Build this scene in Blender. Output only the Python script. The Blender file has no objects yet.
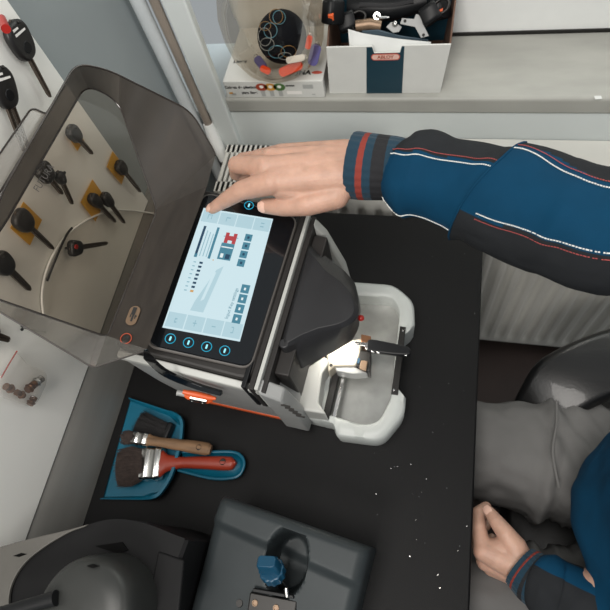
import bpy, bmesh, math, random
from mathutils import Vector, Matrix, noise
random.seed(7)
V = Vector
COL = bpy.context.scene.collection
scene = bpy.context.scene
PI = math.pi

# ------------------------------------------------------------------ survey
# Camera pose (recovered from the vanishing points of the room) and helpers that
# turn a sighting from it into a metric point on a known world plane.
FPX = 520.0
CAM = V((0, 0, 1.55))
_d = V((95, 255, 520)).normalized()
_y = V((216, -1119, 520)); _y = (_y - _d * _y.dot(_d)).normalized()
_z = -_d
_x = _y.cross(_z)
RW = Matrix((_x, _y, _z))


def ray(px, py):
    return RW @ V((px - 305, py - 305, FPX))


def pz(px, py, h):
    r = ray(px, py); return CAM + r * ((h - CAM.z) / r.z)


def px_(px, py, h):
    r = ray(px, py); return CAM + r * ((h - CAM.x) / r.x)


def py_(px, py, h):
    r = ray(px, py); return CAM + r * ((h - CAM.y) / r.y)


def pp(px, py, p0, n):
    r = ray(px, py); return CAM + r * ((p0 - CAM).dot(n) / r.dot(n))


# ------------------------------------------------------------------ materials
def lin(c):
    c = c / 255.0
    return c / 12.92 if c <= .04045 else ((c + .055) / 1.055) ** 2.4


def rgb(r, g, b):
    return (lin(r), lin(g), lin(b), 1)


def mat(name, col, rough=.5, metal=0, var=.08, scale=30, bump=0, bscale=200, coat=0, sheen=0, spec=.5, sss=0, stretch=None):
    m = bpy.data.materials.new(name); m.use_nodes = True
    nt = m.node_tree; b = nt.nodes['Principled BSDF']
    c = rgb(*col)
    tc = nt.nodes.new('ShaderNodeTexCoord')
    src = tc.outputs['Object']
    if stretch:
        mp = nt.nodes.new('ShaderNodeMapping'); mp.inputs['Scale'].default_value = stretch
        nt.links.new(src, mp.inputs['Vector']); src = mp.outputs['Vector']
    if var:
        n = nt.nodes.new('ShaderNodeTexNoise'); n.inputs['Scale'].default_value = scale; n.inputs['Detail'].default_value = 6
        nt.links.new(src, n.inputs['Vector'])
        r = nt.nodes.new('ShaderNodeValToRGB')
        r.color_ramp.elements[0].position = .3; r.color_ramp.elements[1].position = .7
        r.color_ramp.elements[0].color = (c[0] * (1 - var), c[1] * (1 - var), c[2] * (1 - var), 1)
        r.color_ramp.elements[1].color = (min(1, c[0] * (1 + var)), min(1, c[1] * (1 + var)), min(1, c[2] * (1 + var)), 1)
        nt.links.new(n.outputs['Fac'], r.inputs['Fac']); nt.links.new(r.outputs['Color'], b.inputs['Base Color'])
    else:
        b.inputs['Base Color'].default_value = c
    b.inputs['Roughness'].default_value = rough; b.inputs['Metallic'].default_value = metal
    b.inputs['Coat Weight'].default_value = coat; b.inputs['Sheen Weight'].default_value = sheen
    b.inputs['Specular IOR Level'].default_value = spec
    if sss:
        b.inputs['Subsurface Weight'].default_value = sss
        b.inputs['Subsurface Radius'].default_value = (.006, .002, .001)
        b.inputs['Subsurface Scale'].default_value = 1.0
    if bump:
        n2 = nt.nodes.new('ShaderNodeTexNoise'); n2.inputs['Scale'].default_value = bscale; n2.inputs['Detail'].default_value = 4
        bp = nt.nodes.new('ShaderNodeBump'); bp.inputs['Strength'].default_value = bump; bp.inputs['Distance'].default_value = .002
        nt.links.new(src, n2.inputs['Vector']); nt.links.new(n2.outputs['Fac'], bp.inputs['Height']); nt.links.new(bp.outputs['Normal'], b.inputs['Normal'])
    return m


def emis(name, col, strength=1.0, base=(8, 10, 12)):
    m = mat(name, base, .25, var=0)
    b = m.node_tree.nodes['Principled BSDF']
    b.inputs['Emission Color'].default_value = rgb(*col); b.inputs['Emission Strength'].default_value = strength
    return m


def clear(name, tint, gloss=.12, rough=.05, fres=.55, glosscol=(255, 255, 255), haze=0, hazecol=(200, 200, 200)):
    """thin see-through plastic or glass: transparent sheet with a reflective skin"""
    m = bpy.data.materials.new(name); m.use_nodes = True
    nt = m.node_tree; nt.nodes.clear()
    o = nt.nodes.new('ShaderNodeOutputMaterial')
    t = nt.nodes.new('ShaderNodeBsdfTransparent'); t.inputs['Color'].default_value = rgb(*tint)
    g = nt.nodes.new('ShaderNodeBsdfGlossy'); g.inputs['Roughness'].default_value = rough; g.inputs['Color'].default_value = rgb(*glosscol)
    lw = nt.nodes.new('ShaderNodeLayerWeight'); lw.inputs['Blend'].default_value = .35
    mul = nt.nodes.new('ShaderNodeMath'); mul.operation = 'MULTIPLY_ADD'; mul.inputs[1].default_value = fres; mul.inputs[2].default_value = gloss * .4
    nt.links.new(lw.outputs['Fresnel'], mul.inputs[0])
    mx = nt.nodes.new('ShaderNodeMixShader')
    nt.links.new(mul.outputs[0], mx.inputs[0]); nt.links.new(t.outputs[0], mx.inputs[1]); nt.links.new(g.outputs[0], mx.inputs[2])
    last = mx.outputs[0]
    if haze:
        df = nt.nodes.new('ShaderNodeBsdfDiffuse'); df.inputs['Color'].default_value = rgb(*hazecol)
        nz = nt.nodes.new('ShaderNodeTexNoise'); nz.inputs['Scale'].default_value = 7; nz.inputs['Detail'].default_value = 0
        mm = nt.nodes.new('ShaderNodeMath'); mm.operation = 'MULTIPLY_ADD'; mm.inputs[1].default_value = haze * .4; mm.inputs[2].default_value = haze * .8
        nt.links.new(nz.outputs['Fac'], mm.inputs[0])
        m2 = nt.nodes.new('ShaderNodeMixShader')
        nt.links.new(mm.outputs[0], m2.inputs[0]); nt.links.new(last, m2.inputs[1]); nt.links.new(df.outputs[0], m2.inputs[2])
        last = m2.outputs[0]
    nt.links.new(last, o.inputs['Surface'])
    return m


def speckled(name, col, speck, rough):
    m = mat(name, col, rough, var=.15, scale=5, bump=.25, bscale=900, spec=.17)
    nt = m.node_tree; b = nt.nodes['Principled BSDF']
    tc = nt.nodes.new('ShaderNodeTexCoord')
    v = nt.nodes.new('ShaderNodeTexVoronoi'); v.inputs['Scale'].default_value = 55
    nt.links.new(tc.outputs['Object'], v.inputs['Vector'])
    lt = nt.nodes.new('ShaderNodeMath'); lt.operation = 'LESS_THAN'; lt.inputs[1].default_value = .045
    nt.links.new(v.outputs['Distance'], lt.inputs[0])
    n = nt.nodes.new('ShaderNodeTexNoise'); n.inputs['Scale'].default_value = 4
    nt.links.new(tc.outputs['Object'], n.inputs['Vector'])
    gt = nt.nodes.new('ShaderNodeMath'); gt.operation = 'GREATER_THAN'; gt.inputs[1].default_value = .56
    nt.links.new(n.outputs['Fac'], gt.inputs[0])
    ml = nt.nodes.new('ShaderNodeMath'); ml.operation = 'MULTIPLY'
    nt.links.new(lt.outputs[0], ml.inputs[0]); nt.links.new(gt.outputs[0], ml.inputs[1])
    mx = nt.nodes.new('ShaderNodeMix'); mx.data_type = 'RGBA'
    old = b.inputs['Base Color'].links[0].from_socket
    nt.links.new(ml.outputs[0], mx.inputs[0]); nt.links.new(old, mx.inputs[6]); mx.inputs[7].default_value = rgb(*speck)
    nt.links.new(mx.outputs[2], b.inputs['Base Color'])
    return m


M = dict(
    board=mat('white_board', (242, 242, 237), .55, var=.03, scale=4),
    wall=mat('grey_wall_paint', (146, 154, 156), .6, var=.06, scale=3, bump=.05, bscale=60),
    wallback=mat('window_wall_paint', (212, 218, 217), .6, var=.05, scale=4, bump=.05, bscale=60),
    sill=mat('worn_sill_paint', (158, 158, 152), .45, var=.12, scale=7, bump=.1, bscale=40, stretch=(1, 3, 1)),
    frame=mat('white_window_frame', (232, 234, 232), .35, var=.02),
    floor=mat('dark_floor', (58, 46, 42), .5, var=.2, scale=8),
    radiator=mat('cream_radiator', (214, 213, 206), .4, var=.03, scale=8),
    slot=mat('dark_slot', (44, 42, 40), .8, var=0),
    pipe=mat('pipe_paint', (196, 202, 204), .35, var=.05),
    pipetan=mat('shaded_pipe_paint', (140, 130, 120), .4, var=.1),  # tan darkened to carry the shade of the gap beside the casing
    mat=speckled('black_bench_mat', (13, 13, 14), (80, 82, 84), .5),
    steel=mat('brushed_grey_metal', (136, 135, 131), .4, .1, var=.06, scale=40, stretch=(1, .05, 1)),
    darkmetal=mat('dark_metal', (45, 44, 43), .4, .6, var=.1),
    chrome=mat('bright_metal', (205, 205, 203), .22, 1, var=.05),
    brass=mat('brown_brass', (118, 84, 62), .3, .8, var=.2),
    black=mat('black_plastic', (19, 20, 22), .4, var=.1, spec=.25),
    blackgloss=mat('gloss_black', (13, 16, 20), .12, var=0, coat=.4),
    charcoal=mat('charcoal_plastic', (38, 38, 40), .42, var=.06, spec=.35, bump=.1, bscale=1500),
    mgrey=mat('warm_grey_plastic', (82, 78, 75), .42, var=.06, bump=.05, bscale=1200),
    mdark=mat('dark_grey_plastic', (44, 42, 41), .45, var=.05, spec=.25),
    mside=mat('silver_grey_plastic', (150, 151, 150), .4, .0, var=.05),
    mlight=mat('light_grey_plastic', (176, 177, 173), .42, var=.03, scale=15),
    traym=mat('tray_plastic', (166, 170, 168), .38, var=.04, scale=12),
    trayfloor=mat('tray_steel', (160, 161, 158), .3, .45, var=.18, scale=25),
    orange=mat('orange_plastic', (216, 92, 44), .4, var=.05),
    redlamp=mat('red_plastic', (160, 30, 22), .3, var=0),
    cream=mat('cream_metal', (186, 178, 162), .35, .2, var=.05),
    smoke=clear('smoky_plastic', (204, 196, 186), .01, .08, fres=.2, haze=.006, hazecol=(170, 163, 154)),
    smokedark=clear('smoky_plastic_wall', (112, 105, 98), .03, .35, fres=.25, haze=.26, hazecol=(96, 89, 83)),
    smokelip=clear('smoky_plastic_lip', (175, 170, 164), .3, .2, haze=.2, hazecol=(170, 166, 160)),
    smokeedge=mat('dark_plastic_edge', (46, 41, 38), .25, var=0, coat=.3),
    glass=clear('clear_glass', (232, 227, 220), .02, .03, fres=.2),
    bag=clear('clear_bag', (250, 249, 248), .06, .12, fres=.45, haze=.09, hazecol=(225, 222, 218)),
    pouch=clear('clear_pouch', (253, 252, 250), .0, .3, fres=.1, haze=.03, hazecol=(250, 248, 244)),
    whiteplastic=mat('white_plastic', (232, 232, 228), .4, var=0),
    yellow=mat('yellow_card', (214, 160, 52), .6, var=.08),
    keyblack=mat('key_head_black', (27, 26, 26), .42, var=.08),
    keyblade=mat('key_blade_metal', (98, 88, 80), .35, .75, var=.15),
    carton=mat('white_carton', (208, 209, 205), .5, var=.03),
    cartonside=mat('brown_carton_edge', (92, 66, 52), .7, var=.1),
    teal=mat('dark_teal_print', (14, 52, 66), .5, var=.05),
    redprint=mat('red_print', (196, 84, 66), .5, var=0),
    inkblack=mat('black_print', (30, 30, 30), .6, var=0),
    inkdeep=mat('deep_black', (12, 12, 12), .7, var=0, spec=.05),
    inkgrey=mat('grey_print', (168, 170, 168), .6, var=0),
    inkgreen=mat('green_print', (72, 112, 56), .5, var=0),
    inkamber=mat('amber_print', (206, 150, 60), .5, var=0),
    inkrust=mat('rust_print', (160, 66, 40), .5, var=0),
    inkwhite=mat('white_print', (238, 236, 232), .5, var=0),
    paper=mat('white_paper', (212, 214, 212), .7, var=.04, scale=20),
    bluegrey=mat('blue_grey_card', (72, 88, 100), .6, var=.05),
    tan=mat('tan_metal', (128, 106, 86), .4, .5, var=.1),
    navy=mat('navy_foam', (12, 16, 24), .75, var=.1, spec=.15, bump=.1, bscale=300),
    pan=mat('teal_blue_plastic', (6, 88, 112), .38, var=.05),
    bristle=mat('brown_bristles', (52, 42, 38), .9, var=.35, scale=160, bump=.8, bscale=500),
    bristleblack=mat('black_bristles', (24, 23, 24), .9, var=.3, scale=200, bump=.8, bscale=600),
    redwood=mat('red_painted_wood', (142, 50, 32), .4, var=.06),
    wood=mat('worn_bare_wood', (108, 82, 58), .65, var=.45, scale=60, bump=.2, bscale=120, stretch=(.3, 2, 1)),
    housing=mat('slate_grey_casting', (46, 51, 53), .42, .1, var=.06, bump=.08, bscale=1300, spec=.22),
    deck=mat('dark_grey_casting', (23, 23, 24), .5, 0, var=.06, spec=.12),
    rim=mat('pale_grey_casting', (84, 82, 78), .45, .1, var=.06),
    dome=mat('dome_grey_casting', (50, 51, 50), .34, .1, spec=.3, var=.06, bump=.05, bscale=1200),
    knob=mat('petrol_blue_plastic', (8, 62, 88), .35, var=.04),
    skin=mat('skin', (188, 149, 130), .5, var=.1, scale=60, bump=.25, bscale=420, sss=.12),
    nail=mat('fingernail', (222, 182, 164), .25, var=0),
    hair=mat('brown_hair', (58, 42, 32), .6, var=.2, scale=100),
    eye=mat('eye_white', (235, 232, 228), .3, var=0),
    blue=mat('petrol_blue_twill', (0, 54, 82), .85, var=.08, scale=25, bump=.25, bscale=1500, spec=.2),
    grey=mat('charcoal_twill', (35, 37, 40), .85, var=.1, scale=25, bump=.3, bscale=1500, spec=.2),
    cuff=mat('navy_rib_knit', (6, 46, 64), .85, var=.06, bump=.3, bscale=800, sheen=.1),
    cuffdark=mat('black_rib_knit', (24, 24, 28), .85, var=.06, bump=.3, bscale=800),
    cuffred=mat('rust_rib_knit', (128, 46, 36), .85, var=.06),
    stitch=mat('white_thread', (226, 226, 222), .7, var=0),
    stitchred=mat('red_thread', (166, 74, 72), .7, var=0),
    trouser=mat('grey_trouser_twill', (104, 103, 102), .85, var=.08, scale=12, bump=.3, bscale=1300, spec=.2),
    leather=mat('black_leatherette', (14, 14, 15), .36, var=.1, bump=.1, bscale=250, coat=.2),
    shoe=mat('black_shoe', (24, 23, 23), .4, var=.1),
    screen=emis('screen_glow', (212, 236, 243), .92),
    ui_pale=emis('screen_pale_band', (190, 222, 232), .86),
    ui_line=emis('screen_rule', (160, 202, 216), .8),
    ui_blue=emis('screen_blue_tile', (84, 152, 176), .7),
    ui_navy=emis('screen_navy_bar', (40, 84, 116), .6),
    ui_red=emis('screen_red', (196, 70, 76), .8),
    ui_white=emis('screen_white', (235, 248, 250), .9),
    ui_amber=emis('screen_amber', (226, 176, 110), .8),
    led=emis('cyan_button_light', (34, 178, 214), .9),
    ledcore=emis('cyan_button_core', (150, 235, 250), 1.2),
)


# ------------------------------------------------------------------ mesh builder
class MB:
    def __init__(s):
        s.v = []; s.f = []; s.m = []

    def add(s, vs, fs, m=0):
        k = len(s.v); s.v += [V(p) for p in vs]
        for f in fs:
            s.f.append([i + k for i in f]); s.m.append(m)
        return s

    def loft(s, rings, cap0=True, cap1=True, closed=True, m=0):
        n = len(rings[0]); vs = [p for r in rings for p in r]; fs = []
        for i in range(len(rings) - 1):
            for j in range(n if closed else n - 1):
                a = i * n + j; b = i * n + (j + 1) % n
                fs.append([a, b, b + n, a + n])
        if closed and cap0: fs.append(list(range(n))[::-1])
        if closed and cap1: fs.append([(len(rings) - 1) * n + j for j in range(n)])
        return s.add(vs, fs, m)

    def prism(s, pts, off, m=0):
        off = V(off)
        return s.loft([[V(p) for p in pts], [V(p) + off for p in pts]], m=m)

    def box(s, c, size, ax=None, m=0):
        c = V(c); ax = ax or (V((1, 0, 0)), V((0, 1, 0)), V((0, 0, 1)))
        h = [ax[i] * (size[i] / 2) for i in range(3)]
        vs = [c + h[0] * a + h[1] * b + h[2] * d for d in (-1, 1) for a, b in ((-1, -1), (1, -1), (1, 1), (-1, 1))]
        return s.add(vs, [[3, 2, 1, 0], [4, 5, 6, 7], [0, 1, 5, 4], [1, 2, 6, 5], [2, 3, 7, 6], [3, 0, 4, 7]], m)

    def quad(s, pts, m=0):
        return s.add(pts, [list(range(len(pts)))], m)

    def tube(s, path, r, n=10, closed=False, caps=True, m=0):
        path = [V(p) for p in path]; N = len(path)
        rs = r if isinstance(r, (list, tuple)) else [r] * N
        rings = []; prev = None
        for i, p in enumerate(path):
            if closed: t = path[(i + 1) % N] - path[i - 1]
            else: t = path[min(i + 1, N - 1)] - path[max(i - 1, 0)]
            t.normalize()
            if prev is None:
                u = t.orthogonal().normalized()
            else:
                u = prev - t * prev.dot(t)
                u = u.normalized() if u.length > 1e-6 else t.orthogonal().normalized()
            prev = u; w = t.cross(u)
            rings.append([p + (u * math.cos(2 * PI * k / n) + w * math.sin(2 * PI * k / n)) * rs[i] for k in range(n)])
        if closed:
            rings.append(rings[0]); return s.loft(rings, False, False, m=m)
        return s.loft(rings, caps, caps, m=m)

    def cyl(s, p0, p1, r0, r1=None, n=24, m=0):
        return s.tube([p0, p1], [r0, r0 if r1 is None else r1], n, m=m)

    def lathe(s, prof, c, axis=(0, 0, 1), n=40, cap0=False, cap1=False, m=0):
        c = V(c); ax = V(axis).normalized(); u = ax.orthogonal().normalized(); w = ax.cross(u)
        return s.loft([[c + ax * h + (u * math.cos(2 * PI * k / n) + w * math.sin(2 * PI * k / n)) * max(r, 1e-5) for k in range(n)] for r, h in prof], cap0, cap1, m=m)

    def ball(s, c, r, n=16, sc=(1, 1, 1), m=0):
        c = V(c); rings = []
        for i in range(n + 1):
            a = PI * i / n - PI / 2
            rings.append([c + V((math.cos(a) * math.cos(2 * PI * k / (2 * n)) * r * sc[0], math.cos(a) * math.sin(2 * PI * k / (2 * n)) * r * sc[1], math.sin(a) * r * sc[2])) for k in range(2 * n)])
        rings[0] = [p + V((0, 0, 0)) for p in rings[0]]
        return s.loft(rings, m=m)

    def build(s, name, mats, parent=None, smooth=40, bevel=0, seg=3, loc=None, solid=0):
        me = bpy.data.meshes.new(name)
        inv = None
        if parent is not None:
            inv = world(parent).inverted()
        elif loc is not None:
            inv = Matrix.Translation(V(loc)).inverted()
        vs = [inv @ p if inv else p for p in s.v]
        me.from_pydata([tuple(p) for p in vs], [], s.f)
        return finish(me, name, mats, parent, smooth, bevel, seg, loc, s.m, solid)


def world(o):
    m = Matrix.Translation(o.location) @ o.rotation_euler.to_matrix().to_4x4()
    return world(o.parent) @ m if o.parent else m


def finish(me, name, mats, parent, smooth, bevel, seg, loc, mi=None, solid=0, recalc=True):
    if not isinstance(mats, (list, tuple)): mats = [mats]
    for m in mats: me.materials.append(m)
    if mi:
        for p, k in zip(me.polygons, mi): p.material_index = k
    if recalc:
        bm = bmesh.new(); bm.from_mesh(me); bmesh.ops.remove_doubles(bm, verts=bm.verts, dist=1e-6)
        bmesh.ops.recalc_face_normals(bm, faces=bm.faces); bm.to_mesh(me); bm.free()
    if smooth:
        for p in me.polygons: p.use_smooth = True
        me.set_sharp_from_angle(angle=math.radians(smooth))
    o = bpy.data.objects.new(name, me); COL.objects.link(o)
    if parent is not None: o.parent = parent
    elif loc is not None: o.location = loc
    if solid:
        k = o.modifiers.new('shell', 'SOLIDIFY'); k.thickness = solid; k.offset = 0
    if bevel:
        b = o.modifiers.new('edge', 'BEVEL'); b.width = bevel; b.segments = seg; b.limit_method = 'ANGLE'; b.angle_limit = math.radians(35)
        b.harden_normals = False
    return o


def tag(o, label=None, cat=None, group=None, kind=None):
    if label: o['label'] = label
    if cat: o['category'] = cat
    if group: o['group'] = group
    if kind: o['kind'] = kind
    return o


def thing(name, loc, label, cat, rz=0, group=None):
    o = bpy.data.objects.new(name, None); COL.objects.link(o)
    o.empty_display_size = .03
    o.location = loc; o.rotation_euler = (0, 0, rz)
    return tag(o, label, cat, group)


def text_mesh(body, size, origin, xdir, ydir, lift=.0004, align='CENTER', bold=0):
    cu = bpy.data.curves.new('lettering', 'FONT'); cu.body = body; cu.size = size; cu.align_x = align; cu.align_y = 'CENTER'
    cu.offset = bold
    to = bpy.data.objects.new('lettering', cu); COL.objects.link(to)
    dg = bpy.context.evaluated_depsgraph_get()
    me = bpy.data.meshes.new_from_object(to.evaluated_get(dg))
    xd = V(xdir).normalized(); n = xd.cross(V(ydir)).normalized(); yd = n.cross(xd)
    vs = [V(origin) + xd * v.co.x + yd * v.co.y + n * lift for v in me.vertices]
    fs = [list(p.vertices) for p in me.polygons]
    bpy.data.objects.remove(to); bpy.data.curves.remove(cu); bpy.data.meshes.remove(me)
    return vs, fs


def rrect(w, h, r, n=6):
    pts = []
    for cx, cy, a0 in ((w / 2 - r, h / 2 - r, 0), (-w / 2 + r, h / 2 - r, 90), (-w / 2 + r, -h / 2 + r, 180), (w / 2 - r, -h / 2 + r, 270)):
        for k in range(n + 1):
            a = math.radians(a0 + 90 * k / n); pts.append((cx + r * math.cos(a), cy + r * math.sin(a)))
    return pts


def round_poly(pts, r, n=5):
    """round the corners of a closed 3D polygon"""
    pts = [V(p) for p in pts]; out = []; N = len(pts)
    rs = r if isinstance(r, (list, tuple)) else [r] * N
    for i in range(N):
        a, b, c = pts[i - 1], pts[i], pts[(i + 1) % N]
        d1, d2 = (a - b), (c - b); k = min(rs[i], d1.length * .45, d2.length * .45)
        p0 = b + d1.normalized() * k; p1 = b + d2.normalized() * k
        for q in range(n + 1):
            t = q / n; out.append(p0 * (1 - t) ** 2 + b * 2 * t * (1 - t) + p1 * t * t)
    return out


def smooth_path(pts, n=6):
    pts = [V(p) for p in pts]; out = []
    for i in range(len(pts) - 1):
        p0, p1, p2, p3 = pts[max(i - 1, 0)], pts[i], pts[i + 1], pts[min(i + 2, len(pts) - 1)]
        for k in range(n):
            t = k / n
            out.append(.5 * (2 * p1 + (p2 - p0) * t + (2 * p0 - 5 * p1 + 4 * p2 - p3) * t * t + (3 * p1 - p0 - 3 * p2 + p3) * t ** 3))
    out.append(pts[-1]); return out


def blob(segs, voxel, sm=6, fac=.5):
    """one continuous skin grown over tapered limbs: (p0, r0, p1, r1)"""
    b = MB()
    for p0, r0, p1, r1 in segs:
        p0, p1 = V(p0), V(p1); d = p1 - p0; L = d.length
        ax = d.normalized() if L > 1e-6 else V((0, 0, 1))
        prof = [(r0 * math.sin(a * PI / 16), -r0 * math.cos(a * PI / 16)) for a in range(0, 9)] + [(r1 * math.cos(a * PI / 16), L + r1 * math.sin(a * PI / 16)) for a in range(0, 9)]
        b.lathe(prof, p0, ax, 20, True, True)
    me = bpy.data.meshes.new('tmp'); me.from_pydata([tuple(p) for p in b.v], [], b.f)
    bm = bmesh.new(); bm.from_mesh(me); bmesh.ops.recalc_face_normals(bm, faces=bm.faces); bm.to_mesh(me); bm.free()
    o = bpy.data.objects.new('tmp', me); COL.objects.link(o)
    r = o.modifiers.new('r', 'REMESH'); r.mode = 'VOXEL'; r.voxel_size = voxel
    if sm:
        q = o.modifiers.new('s', 'SMOOTH'); q.factor = fac; q.iterations = sm
    dg = bpy.context.evaluated_depsgraph_get()
    res = bpy.data.meshes.new_from_object(o.evaluated_get(dg))
    bpy.data.objects.remove(o); bpy.data.meshes.remove(me)
    return res


def join(meshes, name):
    out = MB(); 
    for k, me in enumerate(meshes):
        out.add([v.co.copy() for v in me.vertices], [list(p.vertices) for p in me.polygons])
    return out


# ------------------------------------------------------------------ setting
T = .75                                                             # bench height


def struct(b, name, m, **k):
    return tag(b.build(name, m, **k), kind='structure')


struct(MB().box((.2, -.1, -.02), (3.0, 2.2, .04)), 'floor', M['floor'])
struct(MB().box((-.53, -.18, 1.0), (.06, 1.88, 2.0)), 'wall_left', M['wall'])
wb = MB()
wb.box((.45, .846, .41), (2.0, .2, .82))
struct(wb, 'wall_back', M['wallback'])
struct(MB().box((.52, .847, .8375), (1.86, .208, .035)), 'trim_1', M['sill'], bevel=.006)      # the window sill
w = thing('window_1', (.52, .9345, .855), None, None); w['kind'] = 'structure'
fr = MB()
for z_, h_ in ((.905, .1), (1.93, .08)): fr.box((.52, .9345, z_), (1.86, .055, h_))
for x_ in (-.385, .52, 1.425): fr.box((x_, .9345, 1.4), (.06, .05, 1.0))
fo = fr.build('window_frame', M['frame'], w, bevel=.005)
MB().box((.52, .9055, .858), (1.86, .004, .006)).build('seal', M['darkmetal'], w)
MB().box((.07, .938, 1.41), (.86, .006, .96)).build('pane', M['glass'], w)
MB().box((.97, .938, 1.41), (.86, .006, .96)).build('pane', M['glass'], w)
# boxed pipe casing in the corner and the grey upstand behind the bench
struct(MB().box((-.4265, .742, .8), (.041, .018, 1.6)), 'trim_3', M['wallback'], bevel=.003)
us = []
for yy in (-.75, .5, .70):
    us.append([V((x_, yy, z_)) for x_, z_ in ((-.4995, .7505), (-.478, .7505), (-.4785, .765), (-.481, .79), (-.4835, .82), (-.4865, .845), (-.4895, .856), (-.4995, .858))])
struct(MB().loft(us), 'trim_4', M['steel'], smooth=60)

# heating pipes in the corner
t = thing('heating_pipe', (-.474, .728, .1), 'thick painted heating pipe standing in the corner nearest the key board', 'pipe', group='pipes in the corner')
MB().tube([(-.4825, .728, .02), (-.4825, .728, 1.6)], .0125, 20).build('pipe', M['pipe'], t)
t = thing('heating_pipe', (-.442, .735, .1), 'thinner shade-darkened heating pipe beside the boxed pipe casing', 'pipe', group='pipes in the corner')
MB().tube([(-.4585, .735, .02), (-.4585, .735, 1.6)], .0085, 20).build('pipe', M['pipetan'], t)
MB().tube([(-.4585, .735, .80), (-.456, .728, .76), (-.442, .71, .72)], [.011, .014, .011], 16).build('valve', M['frame'], t)

# ------------------------------------------------------------------ radiator
r = thing('radiator', (.2, .66, .1), 'cream fluted panel radiator under the window sill behind the bench', 'radiator')
XA, XB, YF, YB, ZT, ZB = -.427, 1.1, .60, .72, .752, .12
fl = []
nx = int((XB - XA) / .004)
prof_z = [ZB, ZB + .012, ZB + .03, ZB + .045, ZT - .06, ZT - .045, ZT - .03, ZT - .012, ZT]
dep = [0, 0, .25, 1, 1, .6, 0, 0, 0]
for i in range(nx + 1):
    x_ = XA + (XB - XA) * i / nx
    ph = (x_ - XA) / .0345 % 1
    k = max(0, min(1, (abs(ph - .5) - .17) / .09))
    fl.append([V((x_, YF + .009 * d * (1 - k), z_)) for z_, d in zip(prof_z, dep)])
MB().loft(fl, closed=False).build('front_panel', M['radiator'], r, smooth=60)
b = MB().box(((XA + XB) / 2, YB - .01, (ZT + ZB) / 2), (XB - XA, .012, ZT - ZB - .03))
b.box((XA + .003, (YF + YB) / 2, (ZT + ZB) / 2), (.006, YB - YF, ZT - ZB)).box((XB - .003, (YF + YB) / 2, (ZT + ZB) / 2), (.006, YB - YF, ZT - ZB))
b.box(((XA + XB) / 2, (YF + YB) / 2, ZB + .01), (XB - XA, YB - YF - .02, .02))
b.build('casing', M['radiator'], r)
g = MB(); 
g.box(((XA + XB) / 2, YF + .012, ZT), (XB - XA, .024, .006)).box(((XA + XB) / 2, YB - .010, ZT), (XB - XA, .020, .006))
x_ = XA + .006
while x_ < -.10:
    g.box((x_, (YF + YB) / 2, ZT), (.0055, YB - YF, .006)); x_ += .0105
g.box(((-.10 + XB) / 2, (YF + .7445) / 2, ZT), (XB + .10, .7445 - YF, .009))
g.build('top_grille', M['radiator'], r)
for fx in (XA + .12, XB - .12):
    MB().box((fx, (YF + YB) / 2, .06), (.03, .07, .12)).build('foot', M['radiator'], r)
    MB().box((fx, .7322, .6), (.04, .0245, .05)).build('wall_bracket', M['darkmetal'], r)
MB().box(((XA + XB) / 2, (YF + YB) / 2, ZT - .02), (XB - XA - .02, YB - YF - .03, .004)).build('slot_shade', M['slot'], r)  # dark sheet standing in for the shade behind the grille slots

# ------------------------------------------------------------------ workbench
wbn = thing('workbench', (-.2, -.1, 0), 'workbench with a black speckled top carrying the key machines', 'workbench')
MB().box((-.1935, -.09, .735), (.573, 1.31, .03)).build('tabletop', M['mat'], wbn, bevel=.003)
MB().box((-.2, -.09, .69), (.5, 1.2, .06)).build('apron', M['darkmetal'], wbn)
for lx, ly in ((-.44, -.68), (.045, -.68), (-.44, .50), (.045, .50)):
    MB().box((lx, ly, .33), (.045, .045, .66)).build('leg', M['darkmetal'], wbn, bevel=.003)
sp = MB()
for k in range(34):
    u, v = random.random(), random.random()
    p = pz(372 + 105 * u, 300 + 290 * v, T + .0006)
    if p.x > .088: continue
    s_ = random.uniform(.0003, .0008); a = random.random() * PI
    sp.box(p, (s_ * 2.2, s_, .0008), (V((math.cos(a), math.sin(a), 0)), V((-math.sin(a), math.cos(a), 0)), V((0, 0, 1))))
tag(sp.build('metal_filings', M['chrome'], loc=(0, .2, T)), 'tiny bright metal filings scattered on the black bench top', 'filings', kind='stuff')

# ------------------------------------------------------------------ key board on the left wall
BX = -.488
kb = thing('key_display_board', (BX, .2, .86), 'white board on the left wall hung with sample car keys', 'board')
MB().box((-.4936, -.1, 1.17), (.0112, 1.19, .624)).build('panel', M['board'], kb, bevel=.002)


def hook(p, m=M['darkmetal'], L=.016, rr=.0018):
    return MB().tube(smooth_path([p, p + V((L * .7, 0, 0)), p + V((L, 0, .004))], 4), rr, 8).build('hook', m, kb)


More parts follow.
